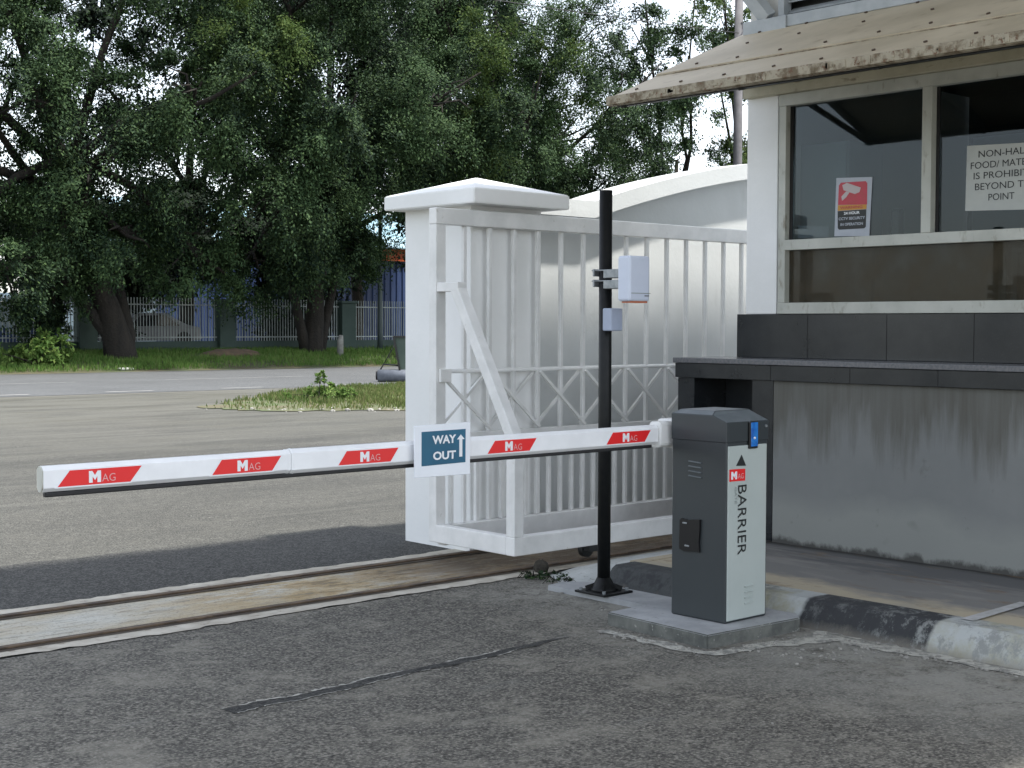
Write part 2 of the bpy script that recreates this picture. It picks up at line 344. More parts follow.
def tube(bm, pts, rad, n=10, cap=True, smooth=True):
    pts = [Vector(p) for p in pts]; rings = []
    if not isinstance(rad, (list, tuple)): rad = [rad] * len(pts)
    for i, p in enumerate(pts):
        d = (pts[min(i + 1, len(pts) - 1)] - pts[max(i - 1, 0)]).normalized()
        a = Vector((0, 0, 1)) if abs(d.z) < .9 else Vector((1, 0, 0))
        s = d.cross(a).normalized(); u = s.cross(d)
        rings.append([bm.verts.new(p + (s * math.cos(2 * math.pi * k / n) + u * math.sin(2 * math.pi * k / n)) * rad[i]) for k in range(n)])
    for i in range(len(rings) - 1):
        for k in range(n):
            f = bm.faces.new((rings[i][k], rings[i][(k + 1) % n], rings[i + 1][(k + 1) % n], rings[i + 1][k])); f.smooth = smooth
    if cap:
        bm.faces.new(rings[0]); bm.faces.new(rings[-1][::-1])
def prism(bm, outline, axis, a, b_):
    """extrude a 2-D outline along axis (0,1,2) from a to b"""
    def P(u, v, w):
        if axis == 0: return (w, u, v)
        if axis == 1: return (u, w, v)
        return (u, v, w)
    A = [bm.verts.new(P(u, v, a)) for u, v in outline]; B = [bm.verts.new(P(u, v, b_)) for u, v in outline]
    n = len(outline)
    bm.faces.new(A); bm.faces.new(B[::-1])
    for i in range(n): bm.faces.new((A[i], B[i], B[(i + 1) % n], A[(i + 1) % n]))
def wpos(o):
    v = Vector((0, 0, 0))
    while o is not None: v += o.location; o = o.parent
    return v
def obj(name, bm, mat, parent=None, loc=None, label=None):
    me = bpy.data.meshes.new(name)
    base = wpos(parent) if parent else Vector((0, 0, 0))
    own = Vector(loc) if loc is not None else base
    if isinstance(bm, bmesh.types.BMesh):
        bmesh.ops.recalc_face_normals(bm, faces=bm.faces[:])
        for v in bm.verts: v.co -= own
        bm.to_mesh(me); bm.free()
    else:
        me = bm; me.name = name
        me.transform(Matrix.Translation(-own))
    for mm in (mat if isinstance(mat, (list, tuple)) else [mat]): me.materials.append(mm)
    o = bpy.data.objects.new(name, me); C.objects.link(o)
    o.parent = parent; o.location = own - base
    if label: o['label'] = label
    return o
def tag(o, label, cat, group=None, kind=None):
    o['label'] = label; o['category'] = cat
    if group: o['group'] = group
    if kind: o['kind'] = kind
    return o
def thing(name, label, cat, loc, group=None):
    o = bpy.data.objects.new(name, None); C.objects.link(o); o.location = loc; o.empty_display_size = .2
    return tag(o, label, cat, group)
def struct(name, bm, mat, loc=(0, 0, 0)):
    o = obj(name, bm, mat, None, loc); o['kind'] = 'structure'; return o
def quickbox(name, dims, mat, parent, bev=0.0, **k):
    b = bmesh.new(); box(b, *dims, bev=bev); return obj(name, b, mat, parent, **k)
def copy_tree(o, parent=None):
    c = o.copy(); C.objects.link(c); c.parent = parent
    for ch in [q for q in bpy.data.objects if q.parent == o]: copy_tree(ch, c)
    return c
def text(name, body, mat, parent, origin, right, up, w, h, bold=0.0, thick=.0012, fitw=True):
    """text whose lower-left corner is at origin, filling w x h"""
    cu = bpy.data.curves.new('t', 'FONT'); cu.body = body; cu.offset = bold; cu.resolution_u = 3
    to = bpy.data.objects.new('t', cu); C.objects.link(to)
    bpy.context.view_layer.update()
    me = bpy.data.meshes.new_from_object(to.evaluated_get(bpy.context.evaluated_depsgraph_get()))
    bpy.data.objects.remove(to); bpy.data.curves.remove(cu)
    n = len(me.vertices); co = np.empty(n * 3); me.vertices.foreach_get('co', co); co = co.reshape(-1, 3)
    lo = co.min(0); hi = co.max(0)
    sx = w / (hi[0] - lo[0]); sy = h / (hi[1] - lo[1])
    r = np.array(right, float); u = np.array(up, float); nn = np.cross(r, u)
    p = np.array(origin, float) + np.outer((co[:, 0] - lo[0]) * sx, r) + np.outer((co[:, 1] - lo[1]) * sy, u) + nn * thick
    me.vertices.foreach_set('co', p.ravel()); me.update()
    me.materials.clear()
    return obj(name, me, mat, parent)

def letter_m(parent, x_, y_, z_, w, h):
    o_ = [(0, 0), (.30, 0), (.30, .52), (.50, .20), (.70, .52), (.70, 0), (1, 0), (1, 1), (.72, 1), (.50, .62), (.28, 1), (0, 1)]
    b = bmesh.new(); prism(b, [(x_ + u * w, z_ + v_ * h) for u, v_ in o_], 1, y_ - .0003, y_ + .0003)
    return obj('lettering', b, M['white_vinyl'], parent)
def flat(bm, pts, z=0.0):
    bm.faces.new([bm.verts.new((p[0], p[1], z)) for p in pts])
def wobbly(pts, amp, step, seed=0):
    """a closed polygon resampled and roughened"""
    rr = random.Random(seed); out = []
    n = len(pts)
    for i in range(n):
        a = Vector(pts[i]).to_2d(); b_ = Vector(pts[(i + 1) % n]).to_2d(); d = (b_ - a); k = max(1, int(d.length / step))
        s = Vector((-d.y, d.x)).normalized() if d.length > 0 else Vector((0, 0))
        for j in range(k):
            off = rr.uniform(-amp, amp) if j else 0
            p = a + d * (j / k) + s * off; out.append((p.x, p.y))
    return out

# ------------------------------------------------------------------ setting
b = bmesh.new(); box(b, -400, 500, -200, 41.2, -1, 0); struct('ground', b, M['ground'])
b = bmesh.new()
flat(b, [(-400, 28.75), (500, 28.75), (500, 41.3), (-400, 41.3)], .006)
struct('road', b, M['asphalt_road'])
# edge dashes and faint far line
M['road_paint'] = mk('worn_road_paint', (.28, .28, .27), (.20, .205, .20), scale=3, rough=.8)
b = bmesh.new()
for k in range(-6, 12):
    x0 = 14.55 + k * 2.9 if k else 14.55
    flat(b, [(x0, 29.32), (x0 + 1.15, 29.32), (x0 + 1.15, 29.50), (x0, 29.50)], .011)
x0 = 24.0
flat(b, [(x0, 29.52), (60, 29.52), (60, 29.66), (x0, 29.66)], .013)
struct('road_edge_marking', b, M['road_paint'])
b = bmesh.new()
for k in range(-4, 14):
    flat(b, [(5 + k * 7.0, 34.8), (9.4 + k * 7.0, 34.8), (9.4 + k * 7.0, 34.92), (5 + k * 7.0, 34.92)], .011)
struct('road_centre_marking', b, M['road_paint'])
# front driveway asphalt, dark patch, loop slot
b = bmesh.new(); flat(b, wobbly([(-30, -30), (5.99, -30), (5.99, 5.75), (5.95, 6.29), (-30, 6.29)], .0, 1.0), .004)
struct('driveway', b, M['asphalt_front'])
b = bmesh.new()
pts = [(-30, 7.36), (6.3, 7.36)]
top = []
rr = random.Random(5)
for i in range(90):
    xx = 6.3 - i * .25; top.append((xx, 8.66 + .05 * math.sin(xx * 2.1) + .03 * math.sin(xx * 7.3) + rr.uniform(-.04, .04)))
pts += top + [(-30, 8.7)]
flat(b, pts, .004); struct('asphalt_patch', b, M['asphalt_patch'])
b = bmesh.new()
lowe = []; upe = []
rr = random.Random(9)
NS = 150; wl = wu = 1.0
for i in range(NS):
    t = i / (NS - 1); xx = 2.9 + t * 1.95
    yc = 4.835 + .075 * t + .012 * math.sin(xx * 7) + .006 * math.sin(xx * 23)
    wl += rr.uniform(-.14, .14); wu += rr.uniform(-.14, .14); wl = min(1.3, max(.7, wl)); wu = min(1.3, max(.7, wu))
    w = .046 * (1 - .55 * t) * min(1, (1 - t) * 8 + .1)
    lowe.append((xx, yc - w * wl)); upe.append((xx, yc + w * wu))
flat(b, lowe + upe[::-1], .0065); struct('sealed_slot', b, M['asphalt_slot'])
b = bmesh.new()
on_ = True
for side, e, wd in ((1, upe, .014), (-1, lowe, .009)):
    w0 = wd
    for i in range(0, len(e) - 1):
        if rr.random() < .14: on_ = rr.random() < (.7 if side > 0 else .4)
        w1 = wd * rr.uniform(.3, 1.4)
        if on_ and e[i][0] < 4.45:
            a, c_ = e[i], e[i + 1]
            flat(b, [a, c_, (c_[0], c_[1] + w1 * side), (a[0], a[1] + w0 * side)], .0075)
        w0 = w1
struct('sealed_slot_dust', b, M['cement_spill'])
# track bed and rails
b = bmesh.new()
flat(b, [(-30, 6.43), (12, 6.43), (12, 7.33), (-30, 7.33)], .006)
struct('track_bed', b, M['track_bed'])
b = bmesh.new()
rr = random.Random(3)
for (ya, yb, s) in ((6.45, 6.29, -1), (7.25, 7.365, 1)):
    E1 = []
    xx = -10
    while xx < 12: E1.append((xx, yb + .012 * math.sin(xx * 3.1) + rr.uniform(-.016, .016))); xx += .055
    flat(b, [(-10, ya)] + [(12, ya)] + E1[::-1], .0085)
struct('track_edge_concrete', b, mk('pale_edge_concrete', (.50, .47, .40), (.36, .33, .27), scale=5, rough=.9, c3=(.2, .17, .13), scale3=14, lo3=.58, hi3=.70, bump=.4, bscale=50))
b = bmesh.new()
for yc in (6.46, 7.16):
    flat(b, [(-30, yc - .055), (12, yc - .055), (12, yc + .055), (-30, yc + .055)], .0115)
struct('track_groove', b, M['rail_groove'])
rails = thing('gate_track', 'pair of rusty steel rails let into the pale concrete strip', 'rail track', (0, 6.8, 0))
for yc in (6.46, 7.16):
    quickbox('rail', (-30, 12, yc - .022, yc + .022, .0117, .022), M['rail'], rails, .003)

# sidewalk and kerb
b = bmesh.new()
box(b, 6.14, 12, -30, 5.66, -.05, .130)
struct('sidewalk', b, M['sidewalk'])
b = bmesh.new()
y = -30.0; ys = [-30, -20, -10, -2]
yk = -2.0
while yk < 5.60: ys.append(yk := yk + .11)
rr = random.Random(2)
cols = []
for y_ in ys:
    j = rr.uniform(-.006, .006); jj = rr.uniform(-.004, .004)
    cols.append([(5.86 + j, y_, -.02), (5.905 + j, y_, .055 + jj), (5.955 + j, y_, .118 + jj), (5.985 + j, y_, .134 + jj), (6.145, y_, .134), (6.145, y_, -.02)])
cols.append([(5.97, 5.76, -.02), (5.99, 5.74, .055), (6.01, 5.72, .115), (6.03, 5.70, .133), (6.145, 5.70, .134), (6.145, 5.76, -.02)])
V = [[b.verts.new(p) for p in c_] for c_ in cols]
for i in range(len(V) - 1):
    for k in range(5): b.faces.new((V[i][k], V[i + 1][k], V[i + 1][k + 1], V[i][k + 1]))
b.faces.new(V[-1])
struct('kerb', b, M['kerb'])
# cement apron sloping from the sidewalk end to the track
b = bmesh.new()
P = [(5.90, 5.60, .012), (6.03, 5.74, .10), (7.45, 5.74, .125), (7.45, 6.28, .03), (6.75, 6.33, .02), (6.35, 6.30, .014), (5.93, 6.20, .010), (5.80, 5.98, .009)]
cen = b.verts.new((6.35, 5.98, .075)); vs = [b.verts.new(p) for p in P]
for i in range(len(vs)): b.faces.new((vs[i], vs[(i + 1) % len(vs)], cen))
bmesh.ops.subdivide_edges(b, edges=b.edges[:], cuts=3, use_grid_fill=True)
for v in b.verts: v.co.z += random.uniform(-.004, .006)
struct('cement_apron', b, mk('white_cement', (.50, .52, .51), (.40, .42, .41), scale=4, rough=.9, c3=(.22, .22, .20), scale3=20, lo3=.60, hi3=.70, bump=.5, bscale=40))
b = bmesh.new(); box(b, 6.146, 12, 5.662, 5.738, -.02, .1345); struct('sidewalk_end_kerb', b, M['sidewalk'])
# worn line across the sidewalk
b = bmesh.new(); flat(b, [(6.08, 3.545), (6.68, 3.565), (6.68, 3.505), (6.08, 3.475)], .139)
struct('sidewalk_marking', b, M['stripe'])
# cement spill round the pedestal and along the kerb
b = bmesh.new()
flat(b, wobbly([(5.10, 4.90), (5.09, 4.27), (5.75, 4.14), (5.86, 4.20), (5.86, 3.95), (5.62, 4.02), (5.42, 4.13), (5.06, 4.19), (5.00, 4.40), (5.03, 4.92)], .022, .05, 4), .0075)
flat(b, wobbly([(5.86, 4.20), (5.87, 1.0), (5.74, 1.0), (5.76, 3.2), (5.72, 3.9)], .03, .06, 8), .0076)
struct('cement_spill', b, M['cement_spill'])

# verge beyond the road
b = bmesh.new()
prof = [(41.0, .02), (41.5, .10), (42.6, .24), (44.2, .42), (45.8, .52), (48, .56), (60, .6), (160, .6), (420, .6)]
xs = list(np.arange(-60, 120, 1.5)); xs = [-300] + xs + [400]
grid = []
rr = random.Random(1)
for x_ in xs:
    grid.append([b.verts.new((x_, y_ + (rr.uniform(-.08, .08) if i == 0 else 0), z_ + (rr.uniform(-.03, .03) if i else 0))) for i, (y_, z_) in enumerate(prof)])
for i in range(len(grid) - 1):
    for k in range(len(prof) - 1): b.faces.new((grid[i][k], grid[i + 1][k], grid[i + 1][k + 1], grid[i][k + 1])).smooth = True
struct('verge', b, mk('verge_soil', (.05, .065, .025), (.075, .062, .035), scale=.8, rough=.95, bump=.4, bscale=5, bdist=.05))
def verge_z(y_):
    for (a, za), (c_, zc) in zip(prof, prof[1:]):
        if a <= y_ <= c_: return za + (zc - za) * (y_ - a) / (c_ - a)
    return .02 if y_ < 41 else .6

# ------------------------------------------------------------------ foliage meshes
def cards(P, D, U, L_, W, name, mat, parent=None, loc=None, label=None, bend=.0):
    """diamond leaf cards: centre P, direction D, side U, length L, width W (arrays)"""
    n = len(P); v = np.empty((n, 4, 3), np.float32)
    v[:, 0] = P - D * (L_ / 2)[:, None]; v[:, 2] = P + D * (L_ / 2)[:, None]
    v[:, 1] = P + U * (W / 2)[:, None] - D * (L_ * .08)[:, None]; v[:, 3] = P - U * (W / 2)[:, None] - D * (L_ * .08)[:, None]
    me = bpy.data.meshes.new(name); me.vertices.add(n * 4); me.loops.add(n * 4); me.polygons.add(n)
    base = wpos(parent) if parent else Vector((0, 0, 0))
    own = np.array(loc if loc is not None else base, np.float32)
    me.vertices.foreach_set('co', (v - own).ravel())
    me.loops.foreach_set('vertex_index', np.arange(n * 4, dtype=np.int32))
    me.polygons.foreach_set('loop_start', np.arange(0, n * 4, 4, dtype=np.int32))
    me.update(calc_edges=True); me.materials.append(mat)
    o = bpy.data.objects.new(name, me); C.objects.link(o); o.parent = parent; o.location = Vector(own.tolist()) - base
    if label: o['label'] = label
    return o
def unit(a): return a / np.maximum(np.linalg.norm(a, axis=1, keepdims=True), 1e-6)
def clump_cloud(lobes, per, leaf, droop=.5, spread=.62):
    """lobes: (cx,cy,cz, rx,ry,rz, number of clumps, clump radius). Returns P, D, U, L, W"""
    Ps = []; Ds = []; Ls = []
    cent = []
    for (cx, cy, cz, rx, ry, rz, nc, cr) in lobes:
        d = unit(rng.normal(size=(nc, 3))); rad = rng.uniform(.42, 1.0, nc) ** .6
        c_ = np.array([cx, cy, cz]) + d * rad[:, None] * np.array([rx, ry, rz])
        big = cr > .5
        if big: per_ = per * 1.9; cr = cr * 1.22; keepn = int(nc * .62); c_ = c_[:keepn]; d = d[:keepn]; nc = keepn
        else: per_ = per
        for i in range(nc):
            outw = d[i] * .7
            k = int(per_ * rng.uniform(.6, 1.3)); r = cr * rng.uniform(.6, 1.35)
            # a clump is a handful of drooping sprays
            ns = 9; sd = unit(rng.normal(size=(ns, 3)) + d[i] * .8 + np.array([0, 0, .25]))
            s = rng.integers(0, ns, k); t = rng.uniform(.05, 1, k) ** .7
            p = c_[i] + sd[s] * (t * r)[:, None]
            p[:, 2] -= droop * r * t ** 2
            p += rng.normal(size=(k, 3)) * (spread * .22 * r * (.4 + t))[:, None]
            dd = sd[s] * .7 + rng.normal(size=(k, 3)) * .55; dd[:, 2] -= droop * .9
            Ps.append(p); Ds.append(unit(dd)); cent.append(c_[i]); Ls.append(np.tile(outw, (k, 1)) + sd[s] * .5 + np.array([0, 0, 1.0]) + rng.normal(size=(k, 3)) * .38)
    P = np.concatenate(Ps); D = np.concatenate(Ds); n = len(P)
    U = unit(np.cross(D, unit(np.concatenate(Ls)) + 1e-4))
    Lr = leaf * rng.uniform(.6, 1.3, n)
    return P, D, U, Lr, Lr * rng.uniform(.38, .6, n), cent
def tree(name, label, cat, base, top, r0, lobes, per=560, leaf=.115, mat='leaf', droop=.5, group='trees along the road', stems=None, bright=None):
    t = thing(name, label, cat, base, group)
    b = bmesh.new(); B = Vector(base); T = Vector(top)
    pts = [B + Vector((0, 0, -.25)), B + Vector((.0, 0, .25)), B.lerp(T, .2) + Vector((.10, 0, 0)), B.lerp(T, .45) + Vector((-.15, .1, 0)), B.lerp(T, .75), T]
    tube(b, pts, [r0 * 1.45, r0 * 1.1, r0 * .88, r0 * .75, r0 * .55, r0 * .3], 14)
    for (dx, dy, f) in (stems or []):
        tube(b, [B + Vector((dx * .15, dy * .15, -.2)), B + Vector((dx * .35, dy * .35, .8)), B.lerp(T, f) + Vector((dx, dy, 0))], [r0 * .8, r0 * .55, r0 * .3], 10)
    for l in lobes:
        c_ = Vector(l[:3]); s = B.lerp(T, random.uniform(.35, .8))
        mid = s.lerp(c_, .5) + Vector((random.uniform(-.4, .4), random.uniform(-.4, .4), .5))
        tube(b, [s, mid, c_, c_ + (c_ - s) * .3], [r0 * .42, r0 * .28, r0 * .16, .03], 8)
        for k in range(5):
            e = c_ + Vector((random.uniform(-1, 1) * l[3], random.uniform(-1, 1) * l[4], random.uniform(-.8, .8) * l[5])) * .8
            tube(b, [c_.lerp(mid, .3), c_.lerp(e, .55) + Vector((0, 0, .2)), e], [r0 * .14, r0 * .09, .02], 6)
    obj('trunk', b, M['bark'], t)
    P, D, U, Lr, W, cent = clump_cloud(lobes, per, leaf, droop)
    cards(P, D, U, Lr, W, 'crown', M[mat], t)
    if bright:
        P, D, U, Lr, W, _ = clump_cloud(bright, per, leaf, droop)  # lighter copy of the leaves, sunlight put into their colour
        cards(P, D, U, Lr, W, 'sunlit_tint_foliage', M['leaf_bright'], t, label='outer crown foliage with sunlight put into a lighter yellow-green leaf colour')
    return t

tree('road_tree', 'large dark tree with thick leaning trunk at the left end of the verge', 'tree', (22.1, 43.6, .38), (19.6, 44.2, 9), .46,
     [(17.2, 43, 8.2, 3.2, 3.0, 3.4, 60, .95), (20.6, 42.6, 6.0, 2.6, 2.4, 2.2, 42, .85), (23.6, 42.8, 8.9, 2.4, 2.4, 4.2, 55, .9), (16.2, 42.3, 4.2, 2.2, 2.0, 1.8, 30, .75),
      (20.3, 44.6, 3.1, 1.2, 1.2, 1.6, 16, .6), (24.4, 42.6, 3.9, 1.6, 1.4, 1.5, 22, .7), (21.6, 42.0, 4.3, 1.8, .8, .8, 18, .65), (15.2, 44.5, 10.4, 2.2, 2.0, 2.4, 40, .9), (14.6, 43.6, 6.4, 2.0, 1.6, 1.8, 30, .85), (19.2, 43.4, 10.6, 1.6, 1.6, 1.2, 20, .8), (17.6, 43.3, 13.2, 2.6, 3, 2.2, 34, .95), (22.7, 43.0, 13.6, 3.0, 3, 2.0, 40, .95), (23.4, 39.9, 8.6, 2.0, 1.3, 1.6, 24, .75), (17.6, 42.2, 2.9, 1.8, 1.2, 1.2, 18, .6)],
     group='trees along the road', stems=[(-1.0, .3, .30), (.9, .2, .33)])
tree('road_tree', 'broad tree with forked dark trunk right of the thick leaning one', 'tree', (30.4, 44.6, .45), (30.8, 45, 10), .36,
     [(31, 44, 9.5, 3.8, 3.4, 4.4, 95, .95), (25.8, 41.6, 10.0, 2.3, 2.2, 2.2, 46, .8), (27.2, 41.8, 6.2, 2.6, 2.0, 2.2, 42, .8), (30.6, 42.4, 7.6, 2.0, 2.0, 1.9, 44, .8),
      (29.2, 42.2, 4.2, 2.0, 1.6, 1.1, 24, .65), (34.8, 43, 9.6, 2.8, 2.6, 3.6, 56, .9), (28.2, 43, 13.2, 3.4, 3, 2.2, 46, .95), (31.4, 43.5, 4.2, 1.5, 1.2, 1.0, 18, .6), (26.6, 43.4, 3.4, 1.6, 1.2, 1.0, 16, .55), (28.4, 39.7, 8.4, 2.2, 1.3, 1.5, 26, .75), (29.6, 42.8, 4.0, 2.2, .9, .8, 22, .65), (30.2, 43, 14.4, 3.2, 2, 1.6, 30, .9), (32.6, 39.8, 9.6, 2.2, 1.3, 1.7, 26, .75)],
     group='trees along the road', stems=[(-1.3, .2, .42), (1.2, -.2, .45)],
     bright=[(25.2, 39.9, 11.0, 1.9, .9, 1.3, 11, .7), (34.2, 40.3, 11.2, 2.4, .9, 1.8, 9, .7)])
tree('road_tree', 'dense tree with drooping crown behind the white pillar cap', 'tree', (40.4, 45.2, .5), (40.0, 45.2, 10), .36,
     [(38.0, 43.6, 8.6, 3.6, 3.0, 4.4, 95, .95), (42.6, 44, 9.5, 3.8, 3.0, 4.6, 100, .95), (40, 42.4, 5.8, 3.6, 2.2, 2.4, 52, .85), (44.8, 43.4, 7.2, 2.6, 2.2, 2.4, 40, .8),
      (38.6, 43.6, 13.6, 3.6, 3, 1.8, 46, .95), (43.4, 44, 13.6, 3.0, 3, 1.8, 36, .95), (35.4, 43.5, 14.4, 2.2, 2, 1.6, 24, .8), (41.5, 42.6, 3.6, 3.2, 1.6, 1.0, 22, .65), (37.0, 39.8, 9.4, 2.4, 1.3, 1.8, 28, .75), (42.0, 39.8, 10.4, 2.6, 1.3, 1.8, 28, .75)],
     group='trees along the road', bright=[(44.2, 41.0, 6.6, 1.8, .9, .9, 9, .55), (38.5, 40.4, 11.5, 2.4, .8, 1.8, 7, .7), (36.6, 40.6, 7.4, 1.4, .7, 1.6, 6, .6)])
tree('road_tree', 'airy tree with sky showing through left of the awning tip', 'tree', (48.6, 43.2, .5), (49.2, 43.2, 9), .26,
     [(48.4, 41.8, 13.4, 2.0, 2, 1.8, 17, .7), (49.0, 42.8, 10.4, 1.9, 2, 1.6, 17, .7), (47.8, 42.6, 7.3, 2.6, 2, 1.6, 20, .65), (51.2, 42.8, 5.8, 2.6, 1.8, 1.3, 15, .6), (47.0, 43.0, 10.4, 1.4, 1.6, 3.2, 20, .7), (46.6, 42.6, 14.2, 1.6, 1.6, 1.2, 12, .7)],
     per=380, leaf=.145, group='trees along the road')
tree('road_tree', 'yellow-green tree in front of the concrete pole beside the booth roof', 'tree', (53.2, 42.6, .5), (52.8, 42.6, 12), .22,
     [(50.6, 41.6, 15.4, 2.0, 1.2, 1.2, 17, .6), (49.6, 41.2, 12.6, 2.2, 1.0, .55, 14, .52), (52.4, 41.6, 14.0, 1.4, 1.2, 1.6, 12, .6), (52.0, 41.6, 9.0, 1.5, 1.2, 1.3, 12, .6), (50.4, 41.8, 6.6, 2.4, 1.2, .7, 16, .6), (53.4, 41.6, 10.5, 1.3, 1.2, 2.2, 12, .6)],
     per=400, leaf=.14, mat='leaf_bright', group='trees along the road')
for (bx, by, lab, lob) in ((30.0, 53.5, 'dark tree behind the fence, left of the blue wall with the orange band', [(29.5, 53.5, 8.5, 4.6, 3.0, 4.2, 70, 1.2), (27.4, 53.2, 4.6, 2.6, 2.0, 1.9, 28, 1.0), (32.6, 53, 14.6, 5.0, 3.0, 2.8, 60, 1.2), (33.8, 52.6, 7.2, 2.2, 2, 3.0, 30, 1.1), (26.0, 53.5, 11.5, 2.4, 2, 2.6, 26, 1.1)]),
                            (39.5, 54.5, 'dark tree behind the fence between the forked tree and the pillar', [(39, 54, 11.6, 4.6, 3.0, 4.2, 76, 1.2), (36.0, 53.6, 13.6, 3.4, 3, 2.4, 44, 1.2), (40.0, 53.6, 16.0, 5.4, 3, 2.4, 56, 1.2), (44.6, 54, 7.6, 2.8, 2.6, 3.4, 40, 1.1), (35.5, 53.0, 9.0, 2.2, 2.0, 3.0, 28, 1.1)]),
                            (50.0, 57.0, 'dark tree behind the fence right of the pillar cap', [(49.5, 56, 9.6, 4.6, 3.0, 4.8, 66, 1.2), (46.5, 55.5, 13.6, 3.0, 3, 2.4, 36, 1.2), (47.5, 55.5, 16.6, 3.4, 3, 2.0, 36, 1.2), (54.0, 57, 6.6, 3.4, 2.6, 2.4, 26, 1.1)]),
                            (21.5, 54.0, 'dark tree behind the fence at the far left', [(20.5, 53.5, 6.0, 3.4, 2.4, 2.4, 34, 1.1), (24.4, 53.5, 5.4, 2.4, 2.2, 2.2, 24, 1.0), (17.4, 53.5, 8.6, 2.6, 2.4, 3.2, 30, 1.1), (17.8, 53, 13.6, 3.6, 2.5, 2.0, 22, 1.1), (24.4, 53.5, 14.2, 2.4, 2.2, 1.8, 16, 1.0)])):
    tree('background_tree', lab, 'tree', (bx, by, .58), (bx + .4, by, 10), .32, lob, per=300, leaf=.24, mat='leaf_dark', group='trees behind the fence')

def shrub(name, label, base, lobes, per, leaf, mat='shrub', stem=.03, cat='shrub', group=None, droop=.25):
    t = thing(name, label, cat, base, group)
    b = bmesh.new()
    for k in range(6):
        l = random.choice(lobes)
        e = Vector((l[0] + random.uniform(-.6, .6) * l[3], l[1] + random.uniform(-.6, .6) * l[4], l[2] + random.uniform(-.2, .6) * l[5]))
        B = Vector(base) + Vector((random.uniform(-.1, .1), random.uniform(-.1, .1), -.03))
        tube(b, [B, B.lerp(e, .5) + Vector((0, 0, .05)), e], [stem, stem * .7, stem * .3], 6)
    obj('stem', b, M['bark'], t)
    P, D, U, Lr, W, _ = clump_cloud(lobes, per, leaf, droop)
    P[:, 2] = np.maximum(P[:, 2], base[2] + .01)
    cards(P, D, U, Lr, W, 'foliage', M[mat], t)
    return t
shrub('leafy_shrub', 'bright green leafy shrub on the grass strip left of the pillar', (16.3, 23.6, .02),
      [(16.3, 23.6, .22, .26, .26, .16, 14, .12), (16.28, 23.6, .48, .10, .10, .12, 6, .08), (16.8, 23.3, .12, .30, .30, .09, 10, .10), (15.9, 23.9, .10, .28, .25, .07, 7, .10)], 60, .065, 'shrub', .010)
shrub('verge_bush', 'low sunlit bush on the verge at the far left', (18.8, 42.4, .22), [(18.9, 42.4, .72, .9, .6, .42, 22, .32), (17.4, 42.4, .5, .7, .5, .3, 12, .3)], 80, .17, 'shrub', .03)
shrub('climbing_plant', 'tall hanging plant covering the fence left of the thick trunk', (20.1, 45.4, .5), [(20.2, 45.3, 1.6, .75, .35, 1.0, 34, .32), (20.4, 45.2, 3.0, .7, .4, .9, 26, .34)], 100, .15, 'leaf', .04, 'climber')
rr = random.Random(21)
hed = []
for k in range(16):
    x_ = 14 + k * 2.6 + rr.uniform(-.4, .4)
    hed.append((x_, 48.3 + rr.uniform(-.5, .5), .62))
for i, (x_, y_, z_) in enumerate(hed):
    pass
tree('background_tree', 'low dark tree between fence and warehouse left of the blue wall', 'tree', (25.5, 50.5, .58), (25.8, 50.5, 5), .2,
     [(24.0, 50.5, 4.4, 2.2, 1.5, 1.6, 34, .9), (27.0, 50.5, 4.0, 1.6, 1.2, 1.0, 20, .8), (28.2, 50.5, 5.6, 2.0, 1.2, 1.6, 24, .9)], per=300, leaf=.22, mat='leaf_dark', group='trees behind the fence')
tree('background_tree', 'low dark tree behind the fence and the forked trunk', 'tree', (34.4, 50.5, .58), (34.2, 50.5, 5), .2,
     [(33.2, 50.5, 4.2, 1.9, 1.3, 2.2, 40, .9), (35.0, 50.5, 5.0, 1.8, 1.2, 1.6, 26, .9), (31.8, 50.5, 5.4, 1.8, 1.2, 1.0, 18, .8), (33.4, 50.5, 2.0, 1.8, 1.0, .9, 20, .7)], per=300, leaf=.22, mat='leaf_dark', group='trees behind the fence')
hedge = thing('hedge', 'dark unkempt hedge behind the pale fence bars', 'hedge', (34, 50, .6))
P, D, U, Lr, W, _ = clump_cloud([(x_, y_ + 1, 1.0, 1.2, .6, .55, 12, .5) for (x_, y_, z_) in hed if not (24.5 < x_ < 30 or 34 < x_ < 40)], 110, .18, .3)
cards(P, D, U, Lr, W, 'foliage', M['leaf_dark'], hedge)

# grass blades
def grass(name, pts, hmin, hmax, mat, label):
    n = len(pts); ang = rng.uniform(0, 2 * np.pi, n)
    lean = rng.uniform(.05, .6, n)
    D = unit(np.stack([np.cos(ang) * lean, np.sin(ang) * lean, np.ones(n)], 1))
    h = rng.uniform(hmin, hmax, n); a2 = rng.uniform(0, 2 * np.pi, n)
    U = np.stack([np.cos(a2), np.sin(a2), np.zeros(n)], 1)
    P = pts + D * (h / 2)[:, None]
    o = cards(P.astype(np.float32), D, U, h, rng.uniform(.012, .034, n), name, mat)
    tag(o, label, 'grass', kind='stuff')
n = 120000
gx = rng.uniform(8, 58, n); gy = 41.15 + (rng.random(n) ** 1.0) * 4.9
keep = (np.sin(gx * .9) + np.sin(gy * 2.3 + gx * .4) + rng.normal(0, 1.0, n)) > -1.0
bald = (gx > 24) & (gy > 41.6) & (gy < 42.6) & (rng.random(n) < .5)
keep &= ~bald
gx = gx[keep]; gy = gy[keep]
gz = np.array([verge_z(v) for v in gy])
hh = np.stack([gx, gy, gz], 1)
grass('verge_grass', hh, .06, .24, M['grass'], 'green grass on the bank between road and fence')
isl = [(13.139, 22.9), (14.4, 24.1), (16.15, 25.6), (18.3, 27.3), (20.6, 28.3), (23.4, 28.55), (31, 28.5), (31, 17.5), (20, 17.8), (15.5, 19.9), (14.7, 20.5), (13.76, 20.95), (13.2, 21.7)]
